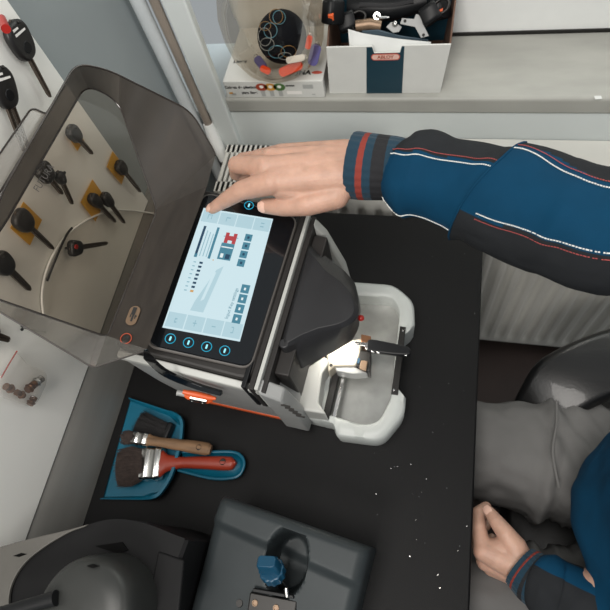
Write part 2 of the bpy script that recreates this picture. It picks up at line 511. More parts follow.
def make_key(head, tip, w_, h_, label, card=None, emblem=False, button=False, twin=False, dot=False, off=0, group='car keys on the board', bladew=.0055, square=.35):
    X0 = BX + .004 + off
    H = px_(*head, X0 + .006); TP = px_(*tip, X0 + .006)
    d = (TP - H); d.x = 0; L = d.length; d.normalize()
    s = V((1, 0, 0)).cross(d).normalized(); n = V((1, 0, 0))
    t = thing('car_key', (X0, H.y, H.z), label, 'car key', group=group)
    out = []
    for k in range(28):
        a = 2 * PI * k / 28
        ca, sa = math.cos(a), math.sin(a)
        e = 2 / (2 + square * 2)
        x_ = math.copysign(abs(ca) ** e, ca) * w_ / 2; y_ = math.copysign(abs(sa) ** e, sa) * h_ / 2
        x_ *= 1 - .14 * (y_ / (h_ / 2))
        out.append((x_, y_))
    P = lambda x_, y_, z_: V((X0, H.y, H.z)) + s * x_ + d * y_ + n * z_
    hb = MB().loft([[P(x_ * q, y_ * q, z_) for x_, y_ in out] for q, z_ in ((.9, 0), (1, .002), (1, .0075), (.92, .0098), (.8, .0105))])
    hb.build('head', M['keyblack'], t, smooth=50)
    for sx in ((-.0042, .0042) if twin else (0,)):
        bw = bladew * (.75 if twin else 1)
        b = MB()
        b.loft([[P(sx + x_, yy, z_) for x_, z_ in ((-bw * q, .0035), (bw * q, .0035), (bw * q, .0065), (bw * .25 * q, .0065), (bw * .25 * q, .0052), (-bw * .25 * q, .0052), (-bw * .25 * q, .0065), (-bw * q, .0065))]
                for yy, q in ((h_ * .4, .62), (L * .55, .6), (L * .93, .5), (L, .18))])
        b.build('blade', M['keyblade'], t, smooth=30)
    MB().tube([P(0.0018 * math.cos(a), -h_ * .5 + .003 + .0045 * math.sin(a), .006) for a in [2 * PI * k / 14 for k in range(14)]], .0011, 6, True).build('ring_loop', M['keyblade'], t)
    if emblem:
        e = MB()
        for a0, a1, yy in ((-.26, .3, -.22), (-.26, .02, -.34)):
            e.quad([P(a0 * w_, (yy - .035) * h_, .0108), P(a1 * w_, (yy - .02) * h_, .0108), P(a1 * w_, (yy + .03) * h_, .0108), P(a0 * w_, (yy + .035) * h_, .0108)])
        e.build('emblem', M['inkwhite'], t)
    if button:
        MB().lathe([(0, .0112), (.006, .0112), (.0068, .0104)], P(0, h_ * .17, 0), n, 24).build('button', M['black'], t)
    if dot:
        MB().lathe([(0, .0122), (.003, .0122), (.0034, .0102)], P(w_ * .12, -h_ * .25, 0), n, 16).build('lamp', M['redlamp'], t)
    if card:
        cx, cy, cw, ch, ang = card; cw *= 1.22; ch *= 1.25
        ca, sa = math.cos(math.radians(ang)), math.sin(math.radians(ang))
        c = MB().prism([P(cx + x_ * ca - y_ * sa, cy + x_ * sa + y_ * ca, -.0012 - off * .5) for x_, y_ in ((-cw / 2, -ch / 2), (cw / 2, -ch / 2), (cw / 2, ch / 2), (-cw / 2, ch / 2))], (.0006, 0, 0))
        co = c.build('card', M['yellow'], t, smooth=0)
        co['label'] = 'yellow card behind the key'
    pr = px_(*head, X0); q = pr - d * (h_ * .5 - .003)
    hook(V((BX - .001, q.y, q.z)))
    return t


make_key((21, 41), (51, 97), .036, .043, 'large black car key with white emblem, topmost on the white board', emblem=True, button=True)
make_key((4, 88), (27, 150), .034, .045, 'black car key with two blades at the left edge above the shield', emblem=True, button=True, twin=True)
make_key((75, 134), (93, 154), .020, .026, 'small black key on yellow card at top corner behind the shield', card=(.002, .012, .018, .020, 12))
make_key((122, 168), (141, 192), .019, .026, 'black key on yellow card nearest the grey wall behind the shield', card=(-.002, -.002, .024, .036, 0))
make_key((96, 201), (116, 222), .016, .028, 'left key of the pair sharing one yellow card', card=(.003, .004, .036, .034, 8))
make_key((108, 200), (125, 223), .016, .028, 'right key of the pair sharing one yellow card', off=.003)
make_key((46, 173), (63, 194), .024, .026, 'square headed black key without card under the shield lip', square=.8)
make_key((61, 178), (73, 204), .012, .018, 'slim dark key hanging close beside the square headed key')
make_key((24, 221), (54, 249), .026, .030, 'black key on wide yellow card near the left edge behind the shield', card=(.004, .012, .032, .030, 0))
make_key((4, 264), (31, 290), .026, .030, 'black key lowest at left edge behind the shield without a card', bladew=.007)
make_key((76, 248), (108, 243), .022, .024, 'black key with a red lamp hanging sideways in front of the clear pouch', dot=True, off=.006, square=.6)
make_key((-12, 333), (10, 340), .026, .030, 'key showing only its blade tip at left edge below the shield', bladew=.007)
# red tipped hook over the big key, bent wire hooks
o = MB().tube([px_(2, 18, BX + .004), px_(6, 29, BX + .022)], [.004, .005], 12).build('hook', M['redlamp'], kb); o['label'] = 'red tipped hook'
o = MB().tube(smooth_path([px_(72, 228, BX + .012), px_(66, 236, BX + .014), px_(56, 258, BX + .012), px_(47, 281, BX + .004)], 5), .0016, 8).build('hook', M['darkmetal'], kb); o['label'] = 'long bent wire hook'
wh = thing('wire_pin', tuple(px_(22, 327, BX)), 'small wire pin with black ends stuck in the board above the plastic bag', 'pin')
MB().tube([px_(22, 328, BX + .006), px_(45, 332, BX + .002)], .0006, 6).tube([px_(22, 326, BX + .006), px_(33, 323, BX + .001)], .0006, 6).build('wire', M['chrome'], wh)
for q_, r_ in ((px_(22.5, 326, BX + .007), .0022), (px_(22, 329.5, BX + .007), .0019), (px_(45, 332, BX + .002), .0012)): MB().ball(q_, r_, 8).build('tip', M['black'], wh)

# clear pouch pinned to the board behind the shield
pc = thing('clear_pouch', tuple(px_(90, 300, BX)), 'clear plastic pouch with a curved pale edge pinned to the board', 'pouch')
edge = smooth_path([px_(a, b_, BX + .004) for a, b_ in ((44, 318), (42, 296), (46, 272), (56, 250), (70, 232), (95, 216), (122, 210), (156, 214))], 5)
poly = edge + [px_(a, b_, BX + .004) for a, b_ in ((148, 240), (128, 300), (108, 345))]
MB().quad(poly).build('sheet', M['pouch'], pc, smooth=0)
MB().tube(edge, [.0016] * len(edge), 8).build('rolled_edge', M['whiteplastic'], pc)

# small bag of lock parts
zb = thing('zip_bag', tuple(px_(20, 380, BX)), 'small clear zip bag of brown lock parts on the lower board', 'bag')
bc = [(16, 350), (24, 362), (47, 372), (46, 384), (36, 405), (26, 406), (0, 397), (-2, 380)]
front = round_poly([px_(a, b_, BX + .016) for a, b_ in bc], .006, 3); back = round_poly([px_(a, b_, BX + .002) for a, b_ in bc], .006, 3)
cen = sum(front, V()) / len(front)
mid = [c + (cen - c) * .18 + V((.006, 0, 0)) for c in front]
fb = MB().loft([back, front, mid], False, True)
fb.build('film', M['bag'], zb, smooth=60)
MB().tube([px_(17, 351, BX + .011), px_(9, 364, BX + .012), px_(1, 378, BX + .011)], .0009, 6).build('zip_strip', M['redlamp'], zb)


def lockpart(px, py, dx, dy, L, rr, label, m):
    p = px_(px, py, BX + .010); q = px_(px + dx, py + dy, BX + .010); d = (q - p).normalized()
    t = thing('lock_barrel', tuple(p), label, 'lock part', group='lock parts in the zip bag')
    MB().lathe([(0, -L / 2), (rr, -L / 2), (rr, -L * .1), (rr * .7, -L * .08), (rr * .7, L * .12), (rr * .95, L * .15), (rr * .95, L / 2), (rr * .5, L / 2), (0, L * .45)], p, d, 18).build('barrel', m, t)
    MB().tube([p + d * (L * .2) + (d.orthogonal().normalized() * math.cos(a) + d.cross(d.orthogonal().normalized()) * math.sin(a)) * rr * 1.1 for a in [2 * PI * k / 16 for k in range(16)]], rr * .18, 6, True).build('collar', M['chrome'] if m is M['chrome'] else M['brass'], t)


lockpart(38, 381, -6, 4, .013, .0052, 'shiny ring ended lock barrel uppermost in the zip bag', M['chrome'])
lockpart(31, 387, -6, 5, .014, .005, 'dark brown lock barrel in the middle of the zip bag', M['brass'])
lockpart(9, 388, 6, 3, .012, .0045, 'brown lock barrel leftmost in the zip bag', M['brass'])
lockpart(20, 394, 8, 4, .014, .004, 'slim brown lock barrel low in the zip bag', M['brass'])
lockpart(32, 401, -3, 5, .011, .0045, 'short brown lock barrel lowest in the zip bag', M['brass'])

# ------------------------------------------------------------------ key cutting machine
YAW = math.radians(-4.6)
KO = V((-.2, .28, T))
km = thing('key_cutting_machine', tuple(KO), 'large key cutting machine with touch tablet and raised smoky shield', 'machine', rz=YAW)
A = V((math.cos(YAW), math.sin(YAW), 0)); B = V((-math.sin(YAW), math.cos(YAW), 0)); Z = V((0, 0, 1)); AX = (A, B, Z)


def ml(a, b, z):
    return KO + A * a + B * b + Z * (z - T)


# tablet plane
q0, q1 = pz(298, 220, .95), pz(251, 368, .95)
tl = pz(205, 196, .985)
TN = (q0 - q1).cross(tl - q1); TN = TN if TN.z > 0 else -TN; TN.normalize()
TB = (q0 - q1).normalized(); TA = TB.cross(TN).normalized()         # TB toward window, TA toward user
tp = lambda a, b_, lift=0: pp(a, b_, q1, TN) + TN * lift

# lower body
bd = MB()
low = round_poly([ml(-.155, -.112, .757), ml(.05, -.112, .757), ml(.05, .135, .757), ml(-.155, .135, .757)], .012)
mid_ = round_poly([ml(-.165, -.118, .86), ml(.052, -.118, .86), ml(.052, .142, .86), ml(-.165, .142, .86)], .012)
top_ = round_poly([ml(-.168, -.122, .968), ml(.012, -.122, .932), ml(.012, .142, .932), ml(-.168, .142, .968)], .012)
bd.loft([low, mid_, top_])
bd.build('body', M['mside'], km, bevel=.002)
MB().loft([[p - V((0, 0, .0075)) + (p - ml(-.05, 0, p.z)) * .01 for p in low], [p + V((0, 0, .004)) + (p - ml(-.05, 0, p.z)) * .012 for p in low]]).build('base_stripe', M['orange'], km)
# dark surround of the tablet
su = MB()
s0 = round_poly([ml(-.172, -.112, .966), ml(.010, -.112, .934), ml(.010, .146, .934), ml(-.172, .146, .966)], .016)
su.loft([s0, [p + V((0, 0, .012)) for p in s0], [p + V((0, 0, .015)) + (ml(-.08, .01, p.z) - p) * .02 for p in s0]])
su.build('tablet_surround', M['mdark'], km, bevel=.002)
for a_, wd, m_, zt in ((.004, .006, 'black', .953), (.0135, .007, 'mdark', .951), (.0215, .005, 'mlight', .955), (.0285, .007, 'mdark', .948)):
    MB().box(ml(a_, .008, (zt + .80) / 2 + .035), (wd, .262, zt - .87), AX).build('rail', M[m_], km, bevel=.001)
MB().prism([ml(-.166, -.1225, .971), ml(.022, -.1225, .938), ml(.022, -.113, .940), ml(-.166, -.113, .973)], (0, 0, -.012)).build('top_edge', M['mlight'], km, bevel=.002)
# light frame to the right of the tablet, going down to the tray
f_ = MB()
f_.prism([ml(.032, .122, .775), ml(.070, .122, .775), ml(.066, .122, .84), ml(.046, .122, .925), ml(.032, .122, .952)], B * .014)
f_.build('side_cheek', M['mlight'], km, bevel=.003)
MB().prism([ml(.024, -.126, .775), ml(.062, -.126, .775), ml(.060, -.126, .86), ml(.050, -.126, .93), ml(.024, -.126, .950)], B * .020).build('side_cheek', M['mside'], km, bevel=.003)
MB().prism([pz(a_, b_, .842) for a_, b_ in ((295, 377), (307, 367), (325, 356), (329, 362), (322, 373), (318, 402), (326, 414), (295, 409), (290, 397), (301, 390))], (0, 0, -.07)).build('tray_mount', M['mlight'], km, bevel=.003)
MB().box(ml(.042, .012, .855), (.02, .21, .16), AX).build('front_plate', M['mdark'], km, bevel=.002)
vs_ = MB()
for k in range(5): vs_.box(ml(.0535 + k * .003, -.1265, .918 - k * .011), (.012, .002, .003), AX)
vs_.build('vent_slots', M['slot'], km)

# tablet
tb = MB()
oc = [tp(205, 194), tp(297, 219), tp(250, 369), tp(147, 346)]
o1 = round_poly(oc, .014, 6)
cen = sum(o1, V()) / len(o1)
tb.loft([[p - TN * .012 for p in o1], [p + TN * .002 for p in o1], [p + (cen - p) * .015 + TN * .005 for p in o1]])
tab = tb.build('tablet', M['blackgloss'], km, smooth=50)
MB().tube([p + TN * .001 for p in o1], .0022, 8, True).build('trim_ring', M['mgrey'], tab)
sc_ = [tp(204, 210), tp(273, 221), tp(240, 343), tp(163, 329)]     # TL TR BR BL


def S(t_, s_, l=.0056):
    return (sc_[0] * (1 - t_) + sc_[1] * t_) * (1 - s_) + (sc_[3] * (1 - t_) + sc_[2] * t_) * s_ + TN * l


UI = ['screen', 'ui_pale', 'ui_line', 'ui_blue', 'ui_navy', 'ui_red', 'ui_white', 'ui_amber']
sb = MB(); 


def ui(t0, s0_, t1, s1, m, l=.0059):
    sb.quad([S(t0, s0_, l), S(t1, s0_, l), S(t1, s1, l), S(t0, s1, l)], UI.index(m))


sb.quad([S(0, 0), S(1, 0), S(1, 1), S(0, 1)], 0)
for k in range(4):
    ui(.02 + .245 * k, .015, .25 + .245 * k, .12, 'ui_pale'); ui(.02 + .245 * k, .875, .25 + .245 * k, .985, 'ui_pale')
ui(.09, .155, .125, .42, 'ui_navy'); ui(.275, .15, .31, .42, 'ui_blue')
for k, c_ in enumerate((.155, .2, .245)):
    ui(c_, .19 + .01 * k, c_ + .012, .41, 'ui_line')
ui(.09, .395, .13, .425, 'ui_blue')
ui(.40, .27, .58, .34, 'ui_blue'); ui(.40, .34, .58, .41, 'ui_blue'); ui(.41, .30, .57, .31, 'ui_white', .0061); ui(.43, .36, .47, .395, 'ui_white', .0061); ui(.50, .36, .56, .4, 'ui_navy', .0061)
ui(.42, .18, .47, .27, 'ui_red', .0062); ui(.53, .18, .58, .27, 'ui_red', .0062); ui(.45, .205, .55, .245, 'ui_red', .0062)
ui(.40, .21, .60, .22, 'ui_line', .006)
for k in range(4):
    ui(.685, .165 + .072 * k, .785, .225 + .072 * k, 'ui_blue'); ui(.72, .185 + .072 * k, .75, .205 + .072 * k, 'ui_navy', .0062)
    ui(.83, .575 + .078 * k, .94, .642 + .078 * k, 'ui_blue'); ui(.87, .60 + .078 * k, .895, .62 + .078 * k, 'ui_white', .0062)
ui(.35, .42, .365, .43, 'ui_amber')
for k in range(8):
    m_ = 'ui_amber' if k == 7 else 'ui_navy'
    ui(.19, .455 + .033 * k, .235, .472 + .033 * k, m_ if k == 7 else 'ui_navy'); ui(.11, .46 + .033 * k, .145, .469 + .033 * k, 'ui_line')
sb.quad([S(.44, .50, .0058), S(.52, .46, .0058), S(.50, .55, .0058), S(.44, .84, .0058), S(.27, .84, .0058), S(.29, .77, .0058)], 1)
sb.quad([S(.41, .52, .0060), S(.45, .52, .0060), S(.40, .74, .0060), S(.36, .76, .0060)], 0)
# page symbols on the bottom tiles
for t0, s0_, t1, s1 in ((.12, .915, .15, .925), (.12, .925, .13, .945), (.12, .94, .15, .95), (.355, .925, .405, .933), (.376, .905, .386, .953), (.60, .925, .65, .933), (.85, .905, .88, .913), (.875, .913, .885, .95), (.85, .945, .88, .953), (.10, .05, .16, .058), (.10, .058, .11, .09), (.15, .058, .16, .09), (.36, .05, .37, .09), (.37, .05, .42, .06), (.85, .05, .9, .06), (.85, .08, .9, .09)):
    ui(t0, s0_, t1, s1, 'ui_line', .0062)
vs, fs = text_mesh('Input Key settings', .0062, S(.765, .735, .006), TB, -TA, .0002)
sb.add(vs, fs, 3)
vs, fs = text_mesh('Key card', .007, S(.41, .12 + .22 - .16, .006), TB, -TA, .0002)
sb.build('screen', [M[u] for u in UI], tab, smooth=0)
for row in (((171, 340), (189, 344), (207, 348), (225, 352)), ((249, 207.5), (267, 210))):
    for a_, b_ in row:
        c_ = tp(a_, b_, .0056)
        bt = MB().tube([c_ + (TA * math.cos(k * PI / 12) + TB * math.sin(k * PI / 12)) * .0063 for k in range(24)], .0005, 6, True).build('touch_button', M['led'], tab)
        MB().prism([c_ + TB * y_ + TA * x_ for x_, y_ in rrect(.0022, .006, .001, 3)], TN * .0004).build('button_light', M['ledcore'], bt)

# raised shield ----------------------------------------------------------
SN = V((.848, 0, .53)); SP = V((-.365, .178, 1.02))
face = [(107, 337), (157, 210), (140, 158), (116, 108), (106, 97), (95, 93), (84, 97), (76, 107), (7, 220), (-45, 307), (-30, 303), (20, 307)]
face = [(107, 337), (157, 210), (122, 112), (84, 90), (8, 220), (-60, 330), (-40, 285)][:6]
fp = [pp(a_, b_, SP, SN) for a_, b_ in face]
fp = [pp(107, 337, SP, SN), pp(157, 210, SP, SN), pp(118, 100, SP, SN), pp(86, 84, SP, SN), pp(7, 220, SP, SN), pp(-38, 293, SP, SN)]
# the far corner follows the straight lower edge out of the frame
e1 = pp(0, 300, SP, SN); fp[5] = e1 + (e1 - fp[0]) * .30
FP = round_poly(fp, [.006, .012, .035, .022, .01, .02], 6)
RP = SP + SN * .040
rim_px = [(147, 348), (204, 186), (217, 156), (190, 110), (106, 69), (78, 62), (0, 196)]
rp = [pp(a_, b_, RP, SN) for a_, b_ in rim_px]
e2 = pp(0, 312, RP, SN); e3 = pp(95, 369, RP, SN)
rp = [pp(147, 350, RP, SN), pp(207, 186, RP, SN), pp(217, 156, RP, SN), pp(191, 111, RP, SN), pp(107, 69, RP, SN), pp(76, 63, RP, SN), pp(0, 196, RP, SN)]
rp.append(e2 + (e2 - e3) * .25)
rp.append(e3)
rr_ = [.006, .006, .012, .02, .035, .03, .02, .02, .01]
RPts = round_poly(rp, rr_, 6)
sh = MB().quad(FP).build('shield', M['smoke'], km, smooth=0)
sh['label'] = 'raised smoky see-through shield'


def resample(pts, n, start=0):
    pts = pts[start:] + pts[:start]; L = [0]
    for i in range(len(pts)): L.append(L[-1] + (pts[(i + 1) % len(pts)] - pts[i]).length)
    out = []
    for k in range(n):
        s_ = L[-1] * k / n; i = max(j for j in range(len(pts)) if L[j] <= s_)
        u = (s_ - L[i]) / max(1e-9, L[i + 1] - L[i]); out.append(pts[i].lerp(pts[(i + 1) % len(pts)], u))
    return out


# side walls: face corner i <-> rim corner(s)
def wall(fa, ra, name, m):
    n = 24
    def samp(pts):
        L = [0]
        for i in range(len(pts) - 1): L.append(L[-1] + (pts[i + 1] - pts[i]).length)
        o_ = []
        for k in range(n + 1):
            s_ = L[-1] * k / n; i = max(j for j in range(len(pts) - 1) if L[j] <= s_ + 1e-12)
            u = (s_ - L[i]) / max(1e-9, L[i + 1] - L[i]); o_.append(pts[i].lerp(pts[i + 1], min(1, u)))
        return o_
    return MB().loft([samp(fa), samp(ra)], closed=False).build(name, m, sh, smooth=60)


c7 = 7   # points per rounded corner


def idx(k, at): return k * c7 + at


wall(FP[idx(1, 3):idx(3, 3) + 1], RPts[idx(2, 3):idx(5, 3) + 1], 'side_wall', M['smokedark'])
wall(FP[idx(3, 3):idx(5, 3) + 1], RPts[idx(5, 3):idx(7, 3) + 1], 'end_wall', M['smokedark'])
wall(FP[idx(5, 3):] + FP[:idx(0, 3) + 1], RPts[idx(7, 3):idx(8, 3) + 1], 'near_wall', M['smokelip'])
wall(FP[idx(0, 3):idx(1, 3) + 1], RPts[idx(0, 3):idx(1, 3) + 1], 'hinge_wall', M['smokedark'])
MB().quad([FP[3], RPts[idx(8, 3)], RPts[idx(0, 3)]]).build('corner_gusset', M['smokelip'], sh, smooth=0)
MB().quad([FP[idx(1, 3)], RPts[idx(1, 3)], RPts[idx(2, 3)]]).build('corner_gusset', M['smokedark'], sh, smooth=0)
MB().tube(FP, .0013, 8, True).build('face_bead', M['smokeedge'], sh)
MB().tube(RPts[idx(2, 3):idx(7, 3) + 1], .0012, 8).build('rim_bead', M['smokeedge'], sh)
MB().tube(RPts[idx(7, 3):idx(8, 3) + 1] + RPts[:idx(0, 3) + 1], .0010, 8).build('rim_bead', M['mgrey'], sh)
# turned-out lip along the far end
lp = [pp(70, 80, RP, SN), pp(50, 110, RP, SN), pp(36, 103, RP, SN), pp(0, 155, RP, SN), pp(-24, 190, RP, SN), pp(-20, 228, RP, SN)]
LPt = round_poly(lp, [.004, .004, .008, .01, .01, .004], 4)
MB().quad([p - SN * .012 for p in LPt]).build('lip', M['smokelip'], sh, smooth=0)
MB().tube([p - SN * .011 for p in LPt], .0010, 8, True).build('lip_bead', M['smokeedge'], sh)
# embossed wording on the lip and stickers on the hinge wall
vs, fs = text_mesh('FUTURA', .0105, pp(44, 178, SP + SN * .002, SN), pp(58, 155, SP, SN) - pp(30, 200, SP, SN), pp(30, 150, SP, SN) - pp(44, 178, SP, SN), .0004)
MB().add(vs, fs).build('embossed_wording', M['mgrey'], sh, smooth=0)
hn = (RPts[idx(0, 3)] - FP[3]).cross(FP[idx(1, 3)] - FP[3]).normalized()
hn = hn if hn.dot(CAM - FP[3]) > 0 else -hn
hp = FP[3] + hn * .0012
hq = lambda a_, b_, l=0: pp(a_, b_, hp, hn) + hn * l
c_ = hq(133, 315.5); uu = (hq(138, 303) - hq(129, 327)).normalized(); ww = hn.cross(uu)
st = MB().quad([c_ + ww * x_ + uu * y_ for x_, y_ in rrect(.0135, .026, .0066, 6)]).build('sticker', M['tan'], sh, smooth=0); st['label'] = 'tan oval sticker with a black key sign'
k_ = MB()
for x0, y0, x1, y1 in ((-.002, .001, .003, .011), (-.0015, -.008, .001, .002), (.002, -.003, .0035, .002), (-.004, -.004, -.0025, .001), (-.005, -.001, -.002, .0005)):
    k_.quad([c_ + hn * .0004 + ww * x_ + uu * y_ for x_, y_ in ((x0, y0), (x1, y0), (x1, y1), (x0, y1))])
k_.build('key_sign', M['inkblack'], st, smooth=0)
c2 = hq(126, 338.5)
st = MB().tube([c2 + (ww * math.cos(k * PI / 10) + uu * math.sin(k * PI / 10)) * .0065 for k in range(20)], .0006, 6, True).build('sticker', M['inkrust'], sh); st['label'] = 'round prohibition sticker with a dark red ring'
k_ = MB(); a4 = (ww + uu).normalized(); a5 = (ww - uu).normalized()
k_.box(c2, (.012, .0012, .0004), (a4, a5, hn)).box(c2 + uu * .001, (.006, .003, .0004), (ww, uu, hn)).box(c2 - ww * .001, (.002, .007, .0004), (ww, uu, hn))
k_.build('hand_sign', M['inkblack'], st, smooth=0)
# hinge arm of the shield down to the orange pivot on the machine flank
arm = smooth_path([py_(146, 352, .162), py_(165, 371, .158), py_(196, 385, .156), py_(222, 393, .154)], 5)
MB().loft([[p + Z * .005 * q, p - V((0, .006, 0)) * q + Z * .002, p - Z * .006 * q, p + V((0, .004, 0))] for p, q in zip(arm, [1.5 - i * .045 for i in range(len(arm))])]).build('hinge_arm', M['blackgloss'], sh, bevel=.001)
pv = thing('x', (0, 0, 0), None, None); bpy.data.objects.remove(pv)
c_ = py_(199, 397, .150)
pvb = MB()
d1 = (py_(218, 404, .15) - py_(184, 397, .15)).normalized()
pvb.tube([c_ - d1 * .020, c_ - d1 * .014, c_, c_ + d1 * .014, c_ + d1 * .019], [.0035, .0065, .0072, .0065, .003], 14)
pvb.tube([c_ + Z * .013 - d1 * .017, c_ + Z * .012, c_ + Z * .010 + d1 * .016, c_ + Z * .012 + d1 * .027], [.003, .0045, .004, .0022], 12)
pvo = pvb.build('pivot_clamp', M['orange'], km); pvo['label'] = 'orange pivot clamp of the shield'
MB().tube([c_ + Z * .0065 - d1 * .008 - B * .004, c_ + Z * .0065 + d1 * .014 - B * .004], .0042, 12).build('pivot_pin', M['chrome'], pvo)
MB().tube([c_ - d1 * .030, c_ - d1 * .018], .004, 12).build('end_cap', M['mside'], pvo)
sc2 = MB()
for k in (-.008, .006): sc2.lathe([(0, .0006), (.0018, .0006), (.002, 0)], c_ + d1 * k - B * .0066 - Z * .003, -B, 10)
sc2.build('screw', M['chrome'], pvo)

# cutter cover -----------------------------------------------------------
cz = .955
ctop = [(308, 246), (318, 258), (326, 268), (342, 279), (353, 291), (358, 306), (357, 315), (350, 322), (338, 327), (318, 331), (300, 338), (284, 347), (281, 343), (293, 298)]
cb = MB()
topP = [pz(a_, b_, cz) for a_, b_ in ctop]
topP = round_poly(topP, .006, 3)
cc = sum(topP, V()) / len(topP)
lowpx = [(311, 247), (322, 257), (331, 267), (346, 278), (357, 291), (361, 308), (359, 328), (352, 341), (336, 351), (316, 361), (300, 370), (283, 349), (281, 343), (294, 298)]
lowP = round_poly([pz(a_, b_, .885) for a_, b_ in lowpx], .006, 3)
# keep the foot of the cover under its top
midP = [l + (t_ - l) * .52 + (l - cc).normalized() * .0 for t_, l in zip(topP, lowP)]
cb.loft([lowP, [l.lerp(t_, .12) for t_, l in zip(topP, lowP)], [l.lerp(t_, .5) + V((l.x - t_.x, l.y - t_.y, 0)) * .34 for t_, l in zip(topP, lowP)], [p + (p - cc) * .02 - Z * .006 for p in topP], [p + (cc - p) * .10 + Z * .001 for p in topP]])
cover = cb.build('cutter_cover', M['charcoal'], km, smooth=55, bevel=.0015)
MB().ball(pz(361, 318, .905), .0045, 10).build('warning_lamp', M['redlamp'], cover)
lab = MB()
lc = pz(333, 342, .9215)
n_ = V((.25, -.85, .5)).normalized(); ux = V((1, .28, 0)).normalized(); uy = n_.cross(ux)
MB().prism([pz(284, 343, .953) + A * (.0068 * math.cos(k * PI / 10)) + B * (.0068 * math.sin(k * PI / 10)) for k in range(20)], (0, 0, -.06)).build('hinge_boss', M['charcoal'], cover, bevel=.002)

# chip tray --------------------------------------------------------------
TZ = .802
outp = [(352, 281), (394, 284), (414, 301), (415, 326), (409, 331), (402, 331), (396, 392), (406, 394), (405, 414), (382, 442), (336, 436), (333, 424), (292, 414), (297, 384), (330, 378)]
outer = round_poly([pz(a_, b_, TZ) for a_, b_ in outp], [.004, .014, .014, .004, .003, .002, .002, .003, .012, .016, .004, .003, .005, .004, .003], 4)
inp = [(356, 295), (392, 297), (400, 310), (398, 330), (390, 400), (379, 422), (362, 425), (325, 413), (330, 378), (344, 358)]
inner = round_poly([pz(a_, b_, TZ) for a_, b_ in inp], [.002, .01, .01, .004, .004, .014, .01, .003, .003, .003], 4)
N_ = 120


def polar(pts, c, n):
    """radial resampling of a star-like outline"""
    out = []
    for k in range(n):
        a = 2 * PI * k / n; d = V((math.cos(a), math.sin(a), 0)); best = None
        for i in range(len(pts)):
            p, q = pts[i] - c, pts[(i + 1) % len(pts)] - c
            den = d.x * (q.y - p.y) - d.y * (q.x - p.x)
            if abs(den) < 1e-12: continue
            u = (p.x * (q.y - p.y) - p.y * (q.x - p.x)) / den
            w = (p.x * d.y - p.y * d.x) / den
            if u > 0 and -1e-9 <= w <= 1 + 1e-9 and (best is None or u > best): best = u
        out.append(c + d * best)
    return out


tc_ = pz(366, 360, TZ)
N_ = 160
oR = polar(outer, tc_, N_); iR = polar(inner, tc_, N_)
dz = lambda ps, h: [V((p.x, p.y, h)) for p in ps]
tr = MB().loft([dz(iR, .768), dz(iR, TZ - .002), [p + (o_ - p) * .10 for p, o_ in zip(iR, oR)], [p + (o_ - p) * .85 for p, o_ in zip(iR, oR)], dz(oR, TZ - .004), dz([o_ + (tc_ - o_) * .02 for o_ in oR], .7515)], False, False)
tray = tr.build('chip_tray', M['traym'], km, smooth=50)
MB().quad(dz(iR, .770)).build('tray_floor', M['trayfloor'], tray, smooth=0)
st_ = [pz(a_, b_, TZ + .002) for a_, b_ in ((400, 326), (406, 327), (398, 395), (391, 394))]
o = MB().prism(st_, (0, 0, -.006)).build('magnet_strip', M['darkmetal'], tray, bevel=.001)
sw = MB()
for a_, b_ in ((403, 331), (394, 390)): sw.lathe([(0, .0012), (.0016, .001), (.002, 0)], pz(a_, b_, TZ + .002), Z, 12)
sw.build('screw', M['chrome'], o)
# slide rails over the tray and vise
MB().box(ml(.086, -.072, .80), (.010, .075, .012), AX).build('slide_rail', M['darkmetal'], km, bevel=.001)
MB().box(ml(.097, -.070, .797), (.006, .075, .010), AX).build('slide_rail', M['chrome'], km, bevel=.001)
vz = .835
vb = MB().prism([pz(a_, b_, vz) for a_, b_ in ((326, 352), (352, 340), (362, 338), (361, 352), (356, 366), (334, 366), (328, 372))], (0, 0, -.035))
vise = vb.build('vise_block', M['cream'], km, bevel=.003)
MB().prism([pz(a_, b_, vz - .004) for a_, b_ in ((334, 364), (356, 367), (368, 373), (352, 374), (336, 371))], (0, 0, -.025)).build('vise_base', M['mside'], vise, bevel=.002)
MB().prism([pz(a_, b_, vz + .002) for a_, b_ in ((361, 334), (371, 336), (371, 344), (361, 343))], (0, 0, -.035)).build('jaw', M['brass'], vise, bevel=.001)
MB().prism([pz(a_, b_, vz + .001) for a_, b_ in ((360, 350), (371, 352), (370, 372), (356, 366))], (0, 0, -.030)).build('jaw', M['darkmetal'], vise, bevel=.001)
MB().prism([pz(a_, b_, vz + .0035) for a_, b_ in ((361, 360), (368, 361), (366, 371), (359, 369))], (0, 0, -.004)).build('jaw_face', M['tan'], vise, bevel=.001)
MB().box(pz(358.5, 361, vz + .0015), (.0035, .008, .003), AX).build('indicator', M['knob'], vise)
MB().lathe([(0, .001), (.0022, .001), (.0026, 0)], pz(331, 365, vz + .0005), Z, 14).build('bolt', M['darkmetal'], vise)

